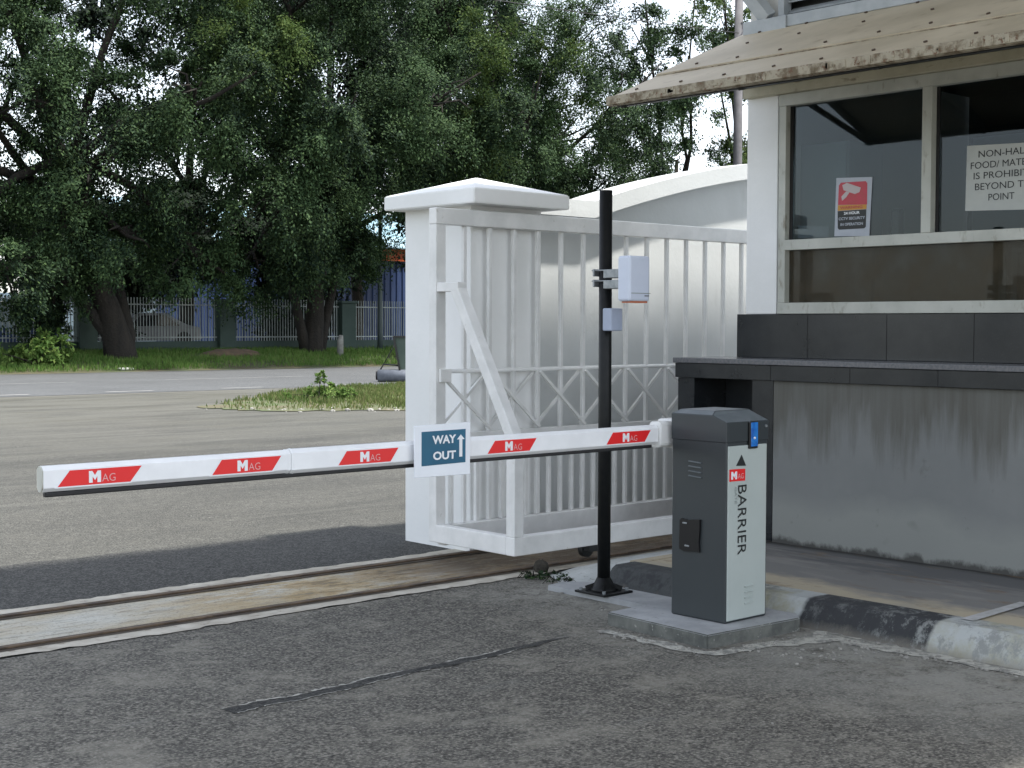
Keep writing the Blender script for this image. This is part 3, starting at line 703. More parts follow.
b = bmesh.new(); flat(b, wobbly(isl, .22, .22, 6), .012)
struct('grass_strip_soil', b, mk('strip_soil', (.10, .085, .05), (.075, .10, .04), scale=1.2, rough=.95, bump=.4, bscale=8, bdist=.04))
def inside(px, py, poly):
    c_ = np.zeros(len(px), bool); j = len(poly) - 1
    for i in range(len(poly)):
        xi, yi = poly[i]; xj, yj = poly[j]
        t = ((yi > py) != (yj > py)) & (px < (xj - xi) * (py - yi) / (yj - yi + 1e-9) + xi); c_ ^= t; j = i
    return c_
n = 120000
gx = rng.uniform(13, 27, n); gy = rng.uniform(17.5, 28.6, n); k = inside(gx, gy, isl)
dens = np.clip((gx - 13.6) / 4.5, .05, 1) * np.clip(.35 + .8 * (np.sin(gx * 3.1 + 1.3 * gy) * np.sin(gy * 2.7 - gx) + .6), .12, 1.2) * (1.0 + .4 * np.sin(gx * 2.2 + gy)) > rng.random(n) * 1.15
k &= dens; gx = gx[k]; gy = gy[k]
grass('strip_grass', np.stack([gx, gy, np.full(len(gx), .01)], 1), .03, .14, M['grass_dry'], 'patchy green grass on the strip between driveway and road')

# stones and rubble (uncountable)
def pebbles(name, pts, smin, smax, mat, label, seed=1):
    rr = random.Random(seed); b = bmesh.new()
    for (x_, y_, z_) in pts:
        s = rr.uniform(smin, smax)
        q = bmesh.new(); bmesh.ops.create_icosphere(q, subdivisions=1, radius=s)
        sx, sy, sz = rr.uniform(.7, 1.5), rr.uniform(.7, 1.4), rr.uniform(.35, .8); rot = rr.uniform(0, 6.28)
        for v in q.verts:
            v.co = Vector((v.co.x * sx, v.co.y * sy, v.co.z * sz)) * rr.uniform(.8, 1.15)
            v.co = Matrix.Rotation(rot, 3, 'Z') @ v.co + Vector((x_, y_, z_ + s * sz * .5))
        merge(b, q)
    tag(obj(name, b, mat, None, (0, 0, 0)), label, 'rubble', kind='stuff')
rr = random.Random(31); pts = []
def along(a, c_, n_, w, z=0.0):
    for _ in range(n_):
        t = rr.random(); pts.append((a[0] + (c_[0] - a[0]) * t + rr.gauss(0, w), a[1] + (c_[1] - a[1]) * t + rr.gauss(0, w), z))
along((13.9, 21.0), (16.0, 19.8), 26, .35); along((16, 19.7), (20, 17.8), 16, .3); along((13.3, 22.5), (14, 21), 10, .4)
pebbles('strip_rubble', pts, .012, .055, M['stone'], 'pale rubble scattered along the near edge of the grass strip', 2)
pts = []
along((5.74, 4.12), (5.78, 3.0), 150, .035, .005); along((5.05, 4.22), (5.78, 4.14), 90, .03, .006); along((5.04, 4.85), (5.05, 4.25), 60, .03, .006); along((5.3, 4.0), (5.75, 3.7), 90, .10, .004)
along((5.45, 5.0), (5.56, 5.9), 40, .05, .004)
pebbles('kerb_rubble', pts, .002, .011, M['stone'], 'small crumbs of cement around the pedestal and along the kerb', 3)
pts = []
for _ in range(160): pts.append((rr.uniform(1.5, 6), rr.uniform(2.5, 6.2), .003))
for _ in range(120): pts.append((rr.uniform(2, 14), rr.uniform(8.8, 20), .0))
pebbles('driveway_grit', pts, .002, .005, M['stone'], 'loose grit lying about on the asphalt', 4)

# ------------------------------------------------------------------ barrier gate
bg = thing('barrier_gate', 'dark grey and pale grey barrier cabinet with a long white striped boom arm', 'barrier gate', (5.55, 4.58, .07))
x0, x1, y0, y1 = 5.394, 5.714, 4.406, 4.752
quickbox('cabinet_body', (x0, x1, y0, y1, .072, .957), M['cab_dark'], bg, .006)
quickbox('plinth', (x0 + .006, x1 - .006, y0 + .006, y1 - .006, .0705, .082), M['black'], bg)
fp = quickbox('front_panel', (x0 + .010, x1 - .012, y0 - .005, y0 + .004, .082, .935), M['cab_panel'], bg, .003)
b = bmesh.new()   # lid: skirt plus chamfered top
o_ = .004
low = [(x0 - o_, y0 - o_, .952), (x1 + o_, y0 - o_, .952), (x1 + o_, y1 + o_, .952), (x0 - o_, y1 + o_, .952)]
sk = [(x0 - o_, y0 - o_, 1.050), (x1 + o_, y0 - o_, 1.050), (x1 + o_, y1 + o_, 1.082), (x0 - o_, y1 + o_, 1.082)]
skm = [(x0 - o_, y0 + .085, 1.082), (x1 + o_, y0 + .085, 1.082)]
tp = [(x0 + .030, y0 + .095, 1.103), (x1 - .030, y0 + .095, 1.103), (x1 - .030, y1 - .030, 1.103), (x0 + .030, y1 - .030, 1.103)]
v = {k: [b.verts.new(p) for p in q] for k, q in dict(low=low, sk=sk, skm=skm, tp=tp).items()}
b.faces.new(v['low'][::-1])
b.faces.new((v['low'][0], v['low'][1], v['sk'][1], v['sk'][0]))
b.faces.new((v['low'][2], v['low'][3], v['sk'][3], v['sk'][2]))
b.faces.new((v['low'][1], v['low'][2], v['sk'][2], v['skm'][1], v['sk'][1]))
b.faces.new((v['low'][3], v['low'][0], v['sk'][0], v['skm'][0], v['sk'][3]))
nl = len(b.faces)
b.faces.new((v['sk'][0], v['sk'][1], v['skm'][1], v['tp'][1], v['tp'][0], v['skm'][0]))
b.faces.new((v['skm'][1], v['sk'][2], v['tp'][2], v['tp'][1]))
b.faces.new((v['sk'][2], v['sk'][3], v['tp'][3], v['tp'][2]))
b.faces.new((v['sk'][3], v['skm'][0], v['tp'][0], v['tp'][3]))
b.faces.new(v['tp'])
b.faces.ensure_lookup_table()
for f in list(b.faces)[nl:]: f.material_index = 1
bmesh.ops.bevel(b, geom=b.edges[:], offset=.0035, segments=2, affect='EDGES', profile=.5)
lid = obj('lid', b, [M['cab_dark'], M['cab_dust_highlight']], bg)
sl = quickbox('status_light', (5.553, 5.618, y0 - .017, y0 + .0, .917, 1.049), M['black'], bg, .004)
quickbox('lens', (5.559, 5.612, y0 - .0215, y0 - .0165, .927, 1.046), M['blue_plastic'], sl, .003)
b = bmesh.new(); bmesh.ops.create_icosphere(b, subdivisions=2, radius=.007, matrix=Matrix.Translation((5.583, y0 - .0215, .969))); obj('white_dot', b, M['white_vinyl'], sl)  # small white bead set on the blue lens
b = bmesh.new(); tube(b, [(5.690, y0 - .002, 1.023), (5.690, y0 - .012, 1.023)], .007, 14); obj('lid_lock', b, M['galv'], bg)
# louvres on the dark side and on the pale panel
for k in range(4):
    b = bmesh.new(); z_ = .845 - k * .024
    bar(b, (x0 - .003, 4.642, z_ + .004), (x0 - .003, 4.560, z_ - .001), .010, .006, bev=.002); obj('vent_slot', b, M['cab_dust_highlight'], bg)  # slots take the lighter lid tone: highlights put into the colour
for k in range(4):
    b = bmesh.new(); z_ = .238 - k * .028
    bar(b, (5.536, y0 - .007, z_), (5.600, y0 - .007, z_ + .003), .010, .006, bev=.002); obj('vent_slot', b, M['cab_panel'], bg)
b = bmesh.new()
prism(b, [(4.692, .408), (4.690, .552), (4.676, .562), (4.640, .556), (4.606, .562), (4.560, .566), (4.562, .50), (4.566, .45), (4.562, .404), (4.610, .404), (4.66, .398)], 0, x0 - .012, x0 + .002)
hd = obj('recessed_grip', b, M['black'], bg)
for (yy_, zz_) in ((4.655, .540), (4.640, .428)):
    quickbox('clip', (x0 - .0155, x0 - .0115, yy_ - .014, yy_ + .014, zz_ - .004, zz_ + .004), M['galv'], hd, .001)
yf = y0 - .0055
b = bmesh.new(); prism(b, [(5.462, .838), (5.538, .834), (5.503, .890)], 1, yf - .0012, yf + .0005); obj('arrow_mark', b, M['ink'], fp)
b = bmesh.new(); prism(b, [(5.412, .764), (5.532, .762), (5.532, .820), (5.412, .823)], 1, yf - .0012, yf + .0005); rs = obj('maker_sticker', b, M['arm_red'], fp)
rt, up = (1, 0, 0), (0, 0, 1)
letter_m(rs, 5.424, yf - .0018, .773, .044, .038)
text('lettering', 'AG', M['pink_vinyl'], rs, (5.473, yf - .0015, .774), rt, up, .044, .026, .0)
text('lettering', 'BARRIER', M['ink'], fp, (5.478, yf - .0015, .742), (0, 0, -1), (1, 0, 0), .342, .064, -.002)
text('lettering', 'GATE', M['faint_ink'], fp, (5.452, yf - .0015, .735), (0, 0, -1), (1, 0, 0), .082, .017, .0)
# boom
arm = bpy.data.objects.new('boom_arm', None)
def arm_section(bm, xa, xb, grow=0.0):
    ya, yb, za, zb = 4.80 - grow, 4.846 + grow, .926 - grow, 1.019 + grow; c_ = .015
    prism(bm, [(ya, za + c_), (ya, zb - c_), (ya + c_, zb), (yb - c_, zb), (yb, zb - c_), (yb, za + c_), (yb - c_, za), (ya + c_, za)], 0, xa, xb)
b = bmesh.new(); arm_section(b, 2.138, 3.165); arm_section(b, 3.166, 5.34, .0025)
bmesh.ops.bevel(b, geom=[e for e in b.edges], offset=.0012, segments=1, affect='EDGES')
arm = obj('boom_arm', b, M['arm_white'], bg)
b = bmesh.new(); arm_section(b, 2.133, 2.1375, -.001); obj('end_cap', b, M['alu'], arm)
b = bmesh.new(); arm_section(b, 3.150, 3.158, .0015); arm_section(b, 3.176, 3.181, .0035); obj('joint_seam', b, M['arm_white'], arm)
b = bmesh.new(); box(b, 2.150, 5.31, 4.812, 4.836, .9075, .9245, .004); obj('rubber_strip', b, M['rubber'], arm)
for (xa, xb, cut) in ((2.189, 2.468, .046), (2.808, 3.076, .042), (3.392, 3.659, .042), (4.203, 4.459, .044), (4.967, 5.238, .044)):
    yy_ = 4.80 if xa < 3.1 else 4.7975
    b = bmesh.new(); prism(b, [(xa - .012, .938), (xb + .006, .938), (xb + cut + .012, 1.0035), (xa + cut - .006, 1.0035)], 1, yy_ - .0008, yy_ + .0005)
    st_ = obj('sticker_border', b, M['white_vinyl'], arm)
    b = bmesh.new(); prism(b, [(xa, .943), (xb, .943), (xb + cut, .999), (xa + cut, .999)], 1, yy_ - .0016, yy_ + .0004)
    s_ = obj('red_sticker', b, M['arm_red'], arm)
    xm = (xa + xb + cut) / 2 - .045
    letter_m(s_, xm, yy_ - .0022, .950, .046, .042)
    text('lettering', 'AG', M['pink_vinyl'], s_, (xm + .050, yy_ - .0019, .951), rt, up, .052, .028, -.005)
b = bmesh.new(); arm_section(b, 5.342, 5.44, .018); bmesh.ops.bevel(b, geom=b.edges[:], offset=.004, segments=2, affect='EDGES')
box(b, 5.445, 5.62, 4.762, 4.90, .90, 1.045, .01); fl = obj('arm_flange', b, M['gate_white'], arm)
b = bmesh.new(); tube(b, [(5.55, 4.745, .972), (5.55, 4.80, .972)], .045, 20); obj('drive_shaft', b, M['galv'], bg)

# way out sign
sg = thing('way_out_sign', 'square white and blue WAY OUT sign hung on the boom arm', 'sign', (3.92, 4.77, .865))
b = bmesh.new(); prism(b, [(3.766, .867), (4.076, .863), (4.078, 1.093), (3.764, 1.089)], 1, 4.768, 4.7745); bmesh.ops.bevel(b, geom=b.edges[:], offset=.0015, segments=1, affect='EDGES')
bd = obj('board', b, M['sign_board'], sg)
b = bmesh.new(); prism(b, [(3.803, .915), (4.048, .918), (4.049, 1.064), (3.803, 1.062)], 1, 4.7665, 4.7678); bl = obj('blue_print', b, M['sign_blue'], bd)
text('lettering', 'WAY', M['white_vinyl'], bl, (3.860, 4.7658, 1.006), rt, up, .133, .037, .035)
text('lettering', 'OUT', M['white_vinyl'], bl, (3.864, 4.7658, .937), rt, up, .128, .037, .035)
b = bmesh.new(); prism(b, [(4.012, .944), (4.029, .944), (4.029, 1.020), (4.042, 1.020), (4.0205, 1.041), (3.999, 1.020), (4.012, 1.020)], 1, 4.7652, 4.7662); obj('arrow_mark', b, M['white_vinyl'], bl)
for xc_ in (3.80, 4.01): quickbox('clamp', (xc_, xc_ + .03, 4.776, 4.796, .93, 1.03), M['galv'], sg, .002)

# pedestal and footing
b = bmesh.new(); prism(b, [(5.145, 4.305), (5.80, 4.262), (5.872, 4.33), (5.872, 4.99), (5.184, 4.995)], 2, -.02, .070)
bmesh.ops.bevel(b, geom=[e for e in b.edges], offset=.006, segments=2, affect='EDGES')
b.faces.ensure_lookup_table()
for f in b.faces:
    f.normal_update()
    if abs(f.normal.z) < .5: f.material_index = 1
tag(obj('concrete_pedestal', b, [M['conc_new'], M['conc_old']], None, (5.5, 4.6, 0)), 'low pale concrete slab under the barrier cabinet', 'pedestal')
b = bmesh.new(); prism(b, [(5.60, 5.0), (5.868, 5.0), (5.868, 5.58), (5.92, 5.76), (5.75, 5.90), (5.61, 5.88)], 2, -.02, .034)
bmesh.ops.bevel(b, geom=[e for e in b.edges], offset=.005, segments=2, affect='EDGES')
tag(obj('concrete_footing', b, M['conc_new'], None, (5.72, 5.45, 0)), 'thin cement slab under the black pole', 'footing')

# pole with readers
rp = thing('black_pole', 'tall slim black pole with white boxes clamped near its top', 'pole', (5.69, 5.51, .035))
b = bmesh.new(); tube(b, [(5.69, 5.51, .04), (5.69, 5.51, 1.0), (5.69, 5.51, 2.26)], .036, 24); obj('post', b, M['pole_black'], rp)
b = bmesh.new(); tube(b, [(5.69, 5.51, .048), (5.69, 5.51, .062), (5.69, 5.51, .12)], [.085, .066, .038], 16)
for k in range(4):
    a = k * math.pi / 2 + .78
    bar(b, (5.69 + math.cos(a) * .03, 5.51 + math.sin(a) * .03, .08), (5.69 + math.cos(a) * .10, 5.51 + math.sin(a) * .10, .055), .006, .03)
obj('gusset', b, M['pole_black'], rp)
bp_ = quickbox('base_plate', (5.575, 5.805, 5.395, 5.625, .0345, .047), M['pole_black'], rp, .003)
for sx in (-.09, .09):
    for sy in (-.09, .09):
        b = bmesh.new(); tube(b, [(5.69 + sx, 5.51 + sy, .047), (5.69 + sx, 5.51 + sy, .062)], .010, 6, smooth=False); obj('bolt', b, M['galv'], bp_)
ub = quickbox('reader_box', (5.61, 5.775, 5.255, 5.345, 1.648, 1.893), M['device_white'], rp, .014, label='larger bluish white box on two clamps')
quickbox('seam', (5.625, 5.777, 5.2535, 5.257, 1.690, 1.694), M['faint_ink'], ub)
quickbox('bottom_strip', (5.63, 5.76, 5.262, 5.33, 1.640, 1.649), mk('orange_tape', (.5, .16, .08), rough=.5), ub, .001)
quickbox('slot_mark', (5.73, 5.762, 5.2525, 5.256, 1.676, 1.681), M['ink'], ub)
for zc in (1.80, 1.742):
    quickbox('clamp', (5.635, 5.705, 5.348, 5.475, zc - .024, zc + .024), M['galv'], rp, .004)
    b = bmesh.new(); tube(b, [(5.645, 5.35, zc + .02), (5.645, 5.57, zc + .02)], .004, 8); tube(b, [(5.735, 5.35, zc + .02), (5.735, 5.57, zc + .02)], .004, 8); box(b, 5.638, 5.745, 5.548, 5.560, zc - .012, zc + .028, .003); obj('clamp_bolt', b, M['galv'], rp)
quickbox('small_box', (5.630, 5.722, 5.408, 5.474, 1.488, 1.612), M['device_grey'], rp, .007, label='smaller grey-lilac box below the larger one')

# ------------------------------------------------------------------ sliding gate
gt = thing('sliding_gate', 'white steel sliding gate with upright bars and a crossed lattice band', 'gate', (5.83, 6.8, .03))
G = M['gate_white']; YF, YB = 7.11, 7.185; XE = 10.6
quickbox('top_rail', (5.79, XE, YF, YB, 2.163, 2.268), G, gt, .006)
quickbox('end_post', (5.79, 5.872, YF + .001, YB - .001, .222, 2.162), G, gt, .005)
quickbox('bottom_rail', (5.862, XE, YF, YB, .090, .220), G, gt, .006)
b = bmesh.new(); tube(b, [(5.872, 7.145, 1.218), (XE, 7.145, 1.218)], .0145, 12); obj('middle_pipe', b, G, gt)
quickbox('lower_rail', (5.873, XE, 7.125, 7.17, .775, .815), G, gt, .004)
b = bmesh.new(); box(b, 5.81, 5.90, 7.085, 7.109, 1.15, 1.235, .004); obj('hinge_lug', b, G, gt)
nb = 0
for k in range(21):
    xb = 6.055 + .2197 * k
    if xb > XE: break
    b = bmesh.new(); box(b, xb - .0135, xb + .0135, 7.134, 7.161, .221, .774, .003); box(b, xb - .0135, xb + .0135, 7.134, 7.161, .816, 2.162, .003); obj('bar', b, G, gt)
    b = bmesh.new(); xb2 = xb - .10985; box(b, xb2 - .0135, xb2 + .0135, 7.134, 7.161, .221, .774, .003); obj('short_bar', b, G, gt)
for k in range(-1, 20, 2):   # crossed lattice between odd bars
    xa = 6.055 + .2197 * k; xc = xa + .4394
    if xc > XE: break
    xs_ = max(xa, 5.875); zt = 1.203; zb_ = .822
    za = zt - (zt - zb_) * (xs_ - xa) / .4394; zq = zb_ + (zt - zb_) * (xs_ - xa) / .4394
    b = bmesh.new(); bar(b, (xs_, 7.120, za), (xc, 7.120, zb_), .020, .020, (0, 1, 0), .002); obj('lattice_brace', b, G, gt)
    b = bmesh.new(); bar(b, (xs_, 7.176, zq), (xc, 7.176, zt), .020, .020, (0, 1, 0), .002); obj('lattice_brace', b, G, gt)
YN = 6.36
quickbox('end_beam', (5.79, 5.861, YN + .082, YF + .074, .118, .232), G, gt, .005)
quickbox('front_beam', (5.789, XE, YN, YN + .080, .117, .2315), G, gt, .006)
quickbox('corner_post', (5.792, 5.868, YN + .002, YN + .078, .2322, .83), G, gt, .004)
b = bmesh.new(); bar(b, (5.83, YN + .035, .815), (5.83, 6.945, 1.755), .074, .072, (1, 0, 0), .005); obj('slanting_brace', b, G, gt)
quickbox('brace_tie', (5.7935, 5.8665, 6.90, YF - .0015, 1.730, 1.789), G, gt, .004)
for k in range(3):
    xw = 6.50 + 1.9 * k
    b = bmesh.new(); box(b, xw - .05, xw + .05, YN + .012, YN + .068, .075, .116, .004); fr_ = obj('wheel_bracket', b, M['steel_dark'], gt)
    b = bmesh.new(); tube(b, [(xw, YN + .078, .082), (xw, YN + .118, .082)], .052, 20); obj('wheel', b, M['steel_dark'], fr_)

# pillar and arched wall
pl = thing('gate_pillar', 'white square pillar with wide hipped cap at the gate end', 'pillar', (6.5, 7.55, 0))
quickbox('shaft', (6.16, 6.80, 7.205, 7.906, -.1, 2.312), M['wall_white'], pl, .006)
b = bmesh.new()
cx0, cx1, cy0, cy1 = 6.02, 6.88, 7.005, 7.965
c0 = [(cx0, cy0, 2.306), (cx1, cy0, 2.306), (cx1, cy1, 2.306), (cx0, cy1, 2.306)]
c1 = [(cx0, cy0, 2.402), (cx1, cy0, 2.402), (cx1, cy1, 2.402), (cx0, cy1, 2.402)]
va = [b.verts.new(p) for p in c0]; vb = [b.verts.new(p) for p in c1]; ap = b.verts.new((6.45, 7.485, 2.53))
b.faces.new(va)
for i in range(4):
    b.faces.new((va[i], va[(i + 1) % 4], vb[(i + 1) % 4], vb[i])); b.faces.new((vb[i], vb[(i + 1) % 4], ap))
bmesh.ops.bevel(b, geom=b.edges[:], offset=.006, segments=2, affect='EDGES')
obj('cap', b, M['wall_white'], pl)
b = bmesh.new(); tube(b, [(6.150, 7.55, .345), (6.163, 7.55, .345)], .012, 12); obj('bolt', b, M['black'], pl)
aw = thing('arched_wall', 'white boundary wall with projecting arched coping behind the gate', 'wall', (9.5, 7.6, 0))
def zl(x_): return 2.30 if x_ < 7.5 else 2.86 - .56 * ((11.2 - x_) / 3.7) ** 2
xs_ = [6.82, 7.2, 7.5] + [7.5 + .12 * i for i in range(1, 62)]
xs_ = [q for q in xs_ if q <= 14.8]
b = bmesh.new(); prism(b, [(xs_[0], -.1)] + [(q, zl(q)) for q in xs_] + [(xs_[-1], -.1)], 1, 7.49, 7.69); obj('wall_body', b, M['wall_grey'], aw)
b = bmesh.new()
prism(b, [(q, zl(q) + .002) for q in xs_] + [(q, zl(q) + .125) for q in xs_[::-1]], 1, 7.37, 7.81)
bmesh.ops.bevel(b, geom=[e for e in b.edges if abs(e.calc_face_angle(0)) > 1], offset=.006, segments=2, affect='EDGES')
obj('coping', b, M['wall_grey'], aw)

# ------------------------------------------------------------------ guard booth
gb = thing('guard_booth', 'guard booth with dark tiled ledge, grey stained base and tan awning', 'guard booth', (9.0, 4.0, .13))
YR = 1.2
b = bmesh.new()
box(b, 7.392, 10.4, YR, 5.655, .125, 1.166)                     # plain rendered wall
obj('base_wall', b, M['render'], gb)
b = bmesh.new()                                                  # tiled end with the letter-box opening
box(b, 7.390, 10.4, 6.318, 6.462, .0, 1.166); box(b, 7.390, 10.4, 5.658, 5.826, .0, 1.166)
box(b, 7.390, 7.70, 5.828, 6.316, .0, .84); box(b, 7.72, 10.4, 5.828, 6.316, .0, 1.166)
obj('tiled_end', b, M['tile'], gb)
b = bmesh.new(); box(b, 7.362, 7.90, YR, 6.466, 1.168, 1.266, .003); obj('ledge_band', b, M['tile'], gb)
b = bmesh.new()
for yj in (5.66, 5.06, 4.46, 3.86, 3.26): box(b, 7.3605, 7.364, yj - .0015, yj + .0015, 1.170, 1.264)
obj('tile_joint', b, M['tile_joint'], gb)
b = bmesh.new(); box(b, 7.348, 7.90, YR, 6.476, 1.2675, 1.302, .004); obj('ledge_top', b, M['granite'], gb)
b = bmesh.new(); box(b, 7.752, 8.0, YR, 6.25, 1.303, 1.597, .003); obj('tiled_riser', b, M['tile'], gb)
b = bmesh.new()
for yj in (5.66, 5.06, 4.46, 3.86): box(b, 7.7505, 7.753, yj - .0015, yj + .0015, 1.305, 1.595)
obj('tile_joint', b, M['tile_joint'], gb)
b = bmesh.new(); box(b, 7.762, 8.02, 5.925, 6.182, 1.598, 3.30, .004); obj('corner_column', b, M['wall_white'], gb)
b = bmesh.new(); box(b, 8.022, 10.4, 6.02, 6.18, 1.6, 3.5); box(b, 8.002, 10.4, 6.0, 6.25, 1.168, 1.598); obj('side_wall', b, M['wall_white'], gb)
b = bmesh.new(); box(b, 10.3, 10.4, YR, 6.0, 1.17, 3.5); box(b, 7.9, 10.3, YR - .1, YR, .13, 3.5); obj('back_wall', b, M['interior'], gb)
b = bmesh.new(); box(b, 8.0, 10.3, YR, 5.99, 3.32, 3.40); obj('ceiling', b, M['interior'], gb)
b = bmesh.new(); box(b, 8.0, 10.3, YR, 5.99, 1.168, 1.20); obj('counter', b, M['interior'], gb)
b = bmesh.new(); box(b, 10.28, 10.298, 4.9, 5.95, 2.1, 3.0); obj('rear_pale_panel', b, M['shed_wall'], gb)  # solid pale panel on the back wall
# windows
F = M['alu']
win = quickbox('window', (7.742, 7.812, YR, 5.904, 1.5985, 1.672), F, gb, .003)
quickbox('frame', (7.744, 7.810, 5.846, 5.902, 1.6725, 2.973), F, win, .003)
quickbox('frame', (7.740, 7.808, YR, 5.845, 2.020, 2.088), F, win, .003)
quickbox('frame', (7.741, 7.809, YR, 5.905, 2.9735, 3.05), F, win, .003)
for yj in (4.755, 3.70, 2.65):
    quickbox('mullion', (7.736, 7.806, yj, yj + .066, 2.0885, 2.973), F, win, .003)
    quickbox('seal', (7.790, 7.800, yj - .022, yj - .001, 2.0885, 2.973), M['rubber'], win)
quickbox('seal', (7.790, 7.800, 5.820, 5.8455, 2.0885, 2.973), M['rubber'], win)
for (ya, yb) in ((4.822, 5.8195), (3.767, 4.732), (2.717, 3.677), (YR + .01, 2.627)):
    b = bmesh.new(); box(b, 7.796, 7.801, ya, yb, 2.0885, 2.9725); obj('pane', b, M['glass'], win)
b = bmesh.new(); box(b, 7.796, 7.801, YR + .01, 5.8455, 1.6725, 2.0195); obj('pane', b, M['grimy'], win)
# what shows through the lower pane
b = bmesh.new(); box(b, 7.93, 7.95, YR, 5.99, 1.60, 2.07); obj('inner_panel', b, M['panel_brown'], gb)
b = bmesh.new(); box(b, 7.88, 7.928, 5.235, 5.265, 1.61, 2.06, .003); box(b, 7.90, 7.928, 5.80, 5.83, 1.61, 2.06, .003); obj('inner_post', b, M['steel_dark'], gb)
b = bmesh.new(); box(b, 7.915, 7.928, 4.35, 4.40, 1.61, 2.06, .003); box(b, 7.88, 7.928, 3.98, 4.02, 1.62, 1.97, .003); box(b, 7.88, 7.928, 4.021, 4.26, 1.955, 1.985, .003); box(b, 7.88, 7.928, 4.261, 4.30, 1.62, 1.985, .003)
obj('inner_frame', b, M['alu'], gb)
# lintel and cornice bands
b = bmesh.new(); box(b, 7.70, 8.0, YR, 6.175, 3.052, 3.115, .004); obj('lintel', b, M['cornice'], gb)
b = bmesh.new(); box(b, 7.655, 8.0, YR, 6.185, 3.120, 3.175, .018); box(b, 7.615, 8.0, YR, 6.188, 3.182, 3.30, .024); obj('cornice', b, M['cornice'], gb)
# awning: two lapped sheets on a steel frame
A0 = Vector((6.40, 0, 2.905)); A1 = Vector((7.76, 0, 3.485)); sl_ = (A1 - A0).normalized(); nrm = Vector((-sl_.z, 0, sl_.x))
def sheet(bm, t0, t1, ya, yb, th=.012, lift=0.0):
    p = A0.lerp(A1, t0) + nrm * lift; q = A0.lerp(A1, t1) + nrm * (lift + .0); r_ = nrm * th
    v_ = []
    for y_ in (ya, yb):
        for c_ in (p, q, q + r_, p + r_): v_.append(bm.verts.new((c_.x, y_, c_.z)))
    for f in ((0, 1, 2, 3), (7, 6, 5, 4), (0, 4, 5, 1), (1, 5, 6, 2), (2, 6, 7, 3), (3, 7, 4, 0)): bm.faces.new([v_[i] for i in f])
b = bmesh.new(); sheet(b, 0, .36, YR, 6.185, .010, .0); sheet(b, .33, 1.0, YR, 6.187, .010, .0115); awn = obj('awning', b, M['awning'], gb)
b = bmesh.new(); box(b, 6.385, 6.398, YR, 6.187, 2.872, 2.925, .003); box(b, 6.399, 6.44, YR, 6.186, 2.868, 2.882, .002)
rr = random.Random(4)
for k in range(90):
    y_ = YR + rr.random() * 4.95; box(b, 6.380, 6.399, y_, y_ + rr.uniform(.004, .03), 2.872 + rr.uniform(0, .02), 2.90 + rr.uniform(0, .02), .002)
obj('rusty_edge', b, M['lip'], awn)
b = bmesh.new()
for t_, lift, st_, off in ((.10, .0105, .31, .0), (.40, .022, .31, .12), (.70, .022, .42, .2), (.93, .022, .42, .05)):
    y_ = 6.06 - off
    while y_ > YR:
        p = A0.lerp(A1, t_ + rr.uniform(-.012, .012)) + nrm * lift
        tube(b, [Vector((p.x, y_, p.z)), Vector((p.x, y_, p.z)) + nrm * .008], .011, 8); y_ -= st_ * rr.uniform(.85, 1.15)
obj('screws', b, M['screw'], awn)
b = bmesh.new(); sheet(b, .318, .331, YR, 6.186, .004, .0105); obj('lap_seam', b, M['lip'], awn)
b = bmesh.new()
for y_ in (6.12, 5.2, 4.3, 3.4, 2.5):
    bar(b, Vector((6.42, y_, 2.885)), Vector((7.74, y_, 3.455)), .035, .035, (0, 1, 0))
    bar(b, Vector((6.46, y_, 2.87)), Vector((7.60, y_, 3.19)), .030, .030, (0, 1, 0))
for t_ in (.04, .5): 
    p = A0.lerp(A1, t_) - nrm * .05; bar(b, (p.x, YR, p.z), (p.x, 6.15, p.z), .035, .035)
obj('awning_frame', b, M['steel_dark'], awn)
# upper part with louvres
b = bmesh.new(); box(b, 7.68, 7.80, YR, 6.150, 3.478, 3.555, .004); obj('sill_beam', b, M['louvre'], gb)
b = bmesh.new(); box(b, 7.665, 7.679, 5.80, 6.152, 3.462, 3.552, .003); obj('flashing', b, M['louvre'], gb)
b = bmesh.new(); box(b, 7.72, 7.80, 5.855, 5.905, 3.556, 5.2, .003); lf = obj('louvre_frame', b, M['louvre'], gb)
for k in range(22):
    z_ = 3.60 + k * .072
    b = bmesh.new(); bar(b, (7.79, YR, z_), (7.79, 5.853, z_), .075, .010, (-.55, 0, 1), .001); obj('louvre_slat', b, M['louvre'], gb)
b = bmesh.new(); box(b, 7.86, 7.90, YR, 6.0, 3.50, 5.45); obj('upper_wall', b, M['steel_dark'], gb)
b = bmesh.new(); bar(b, (7.70, 5.965, 3.556), (7.55, 6.30, 4.05), .07, .11, (0, 1, .5), .004); obj('roof_bracket', b, M['louvre'], gb)
b = bmesh.new(); box(b, 7.76, 10.4, 5.91, 6.16, 3.5565, 5.45); obj('upper_side_wall', b, M['soffit'], gb)
b = bmesh.new(); prism(b, [(2.2, .5), (11.0, .5), (11.0, 6.15), (6.9, 6.15), (6.9, 6.74), (2.2, 6.74)], 2, 5.46, 5.66); obj('shade_roof_slab', b, M['soffit'], gb)  # unseen roof, extent and step shaped so its shade covers the foreground
for (x_, y_) in ((4.0, 1.25),): quickbox('roof_column', (x_ - .12, x_ + .12, y_ - .12, y_ + .12, .0, 5.455), M['wall_white'], gb, .01)

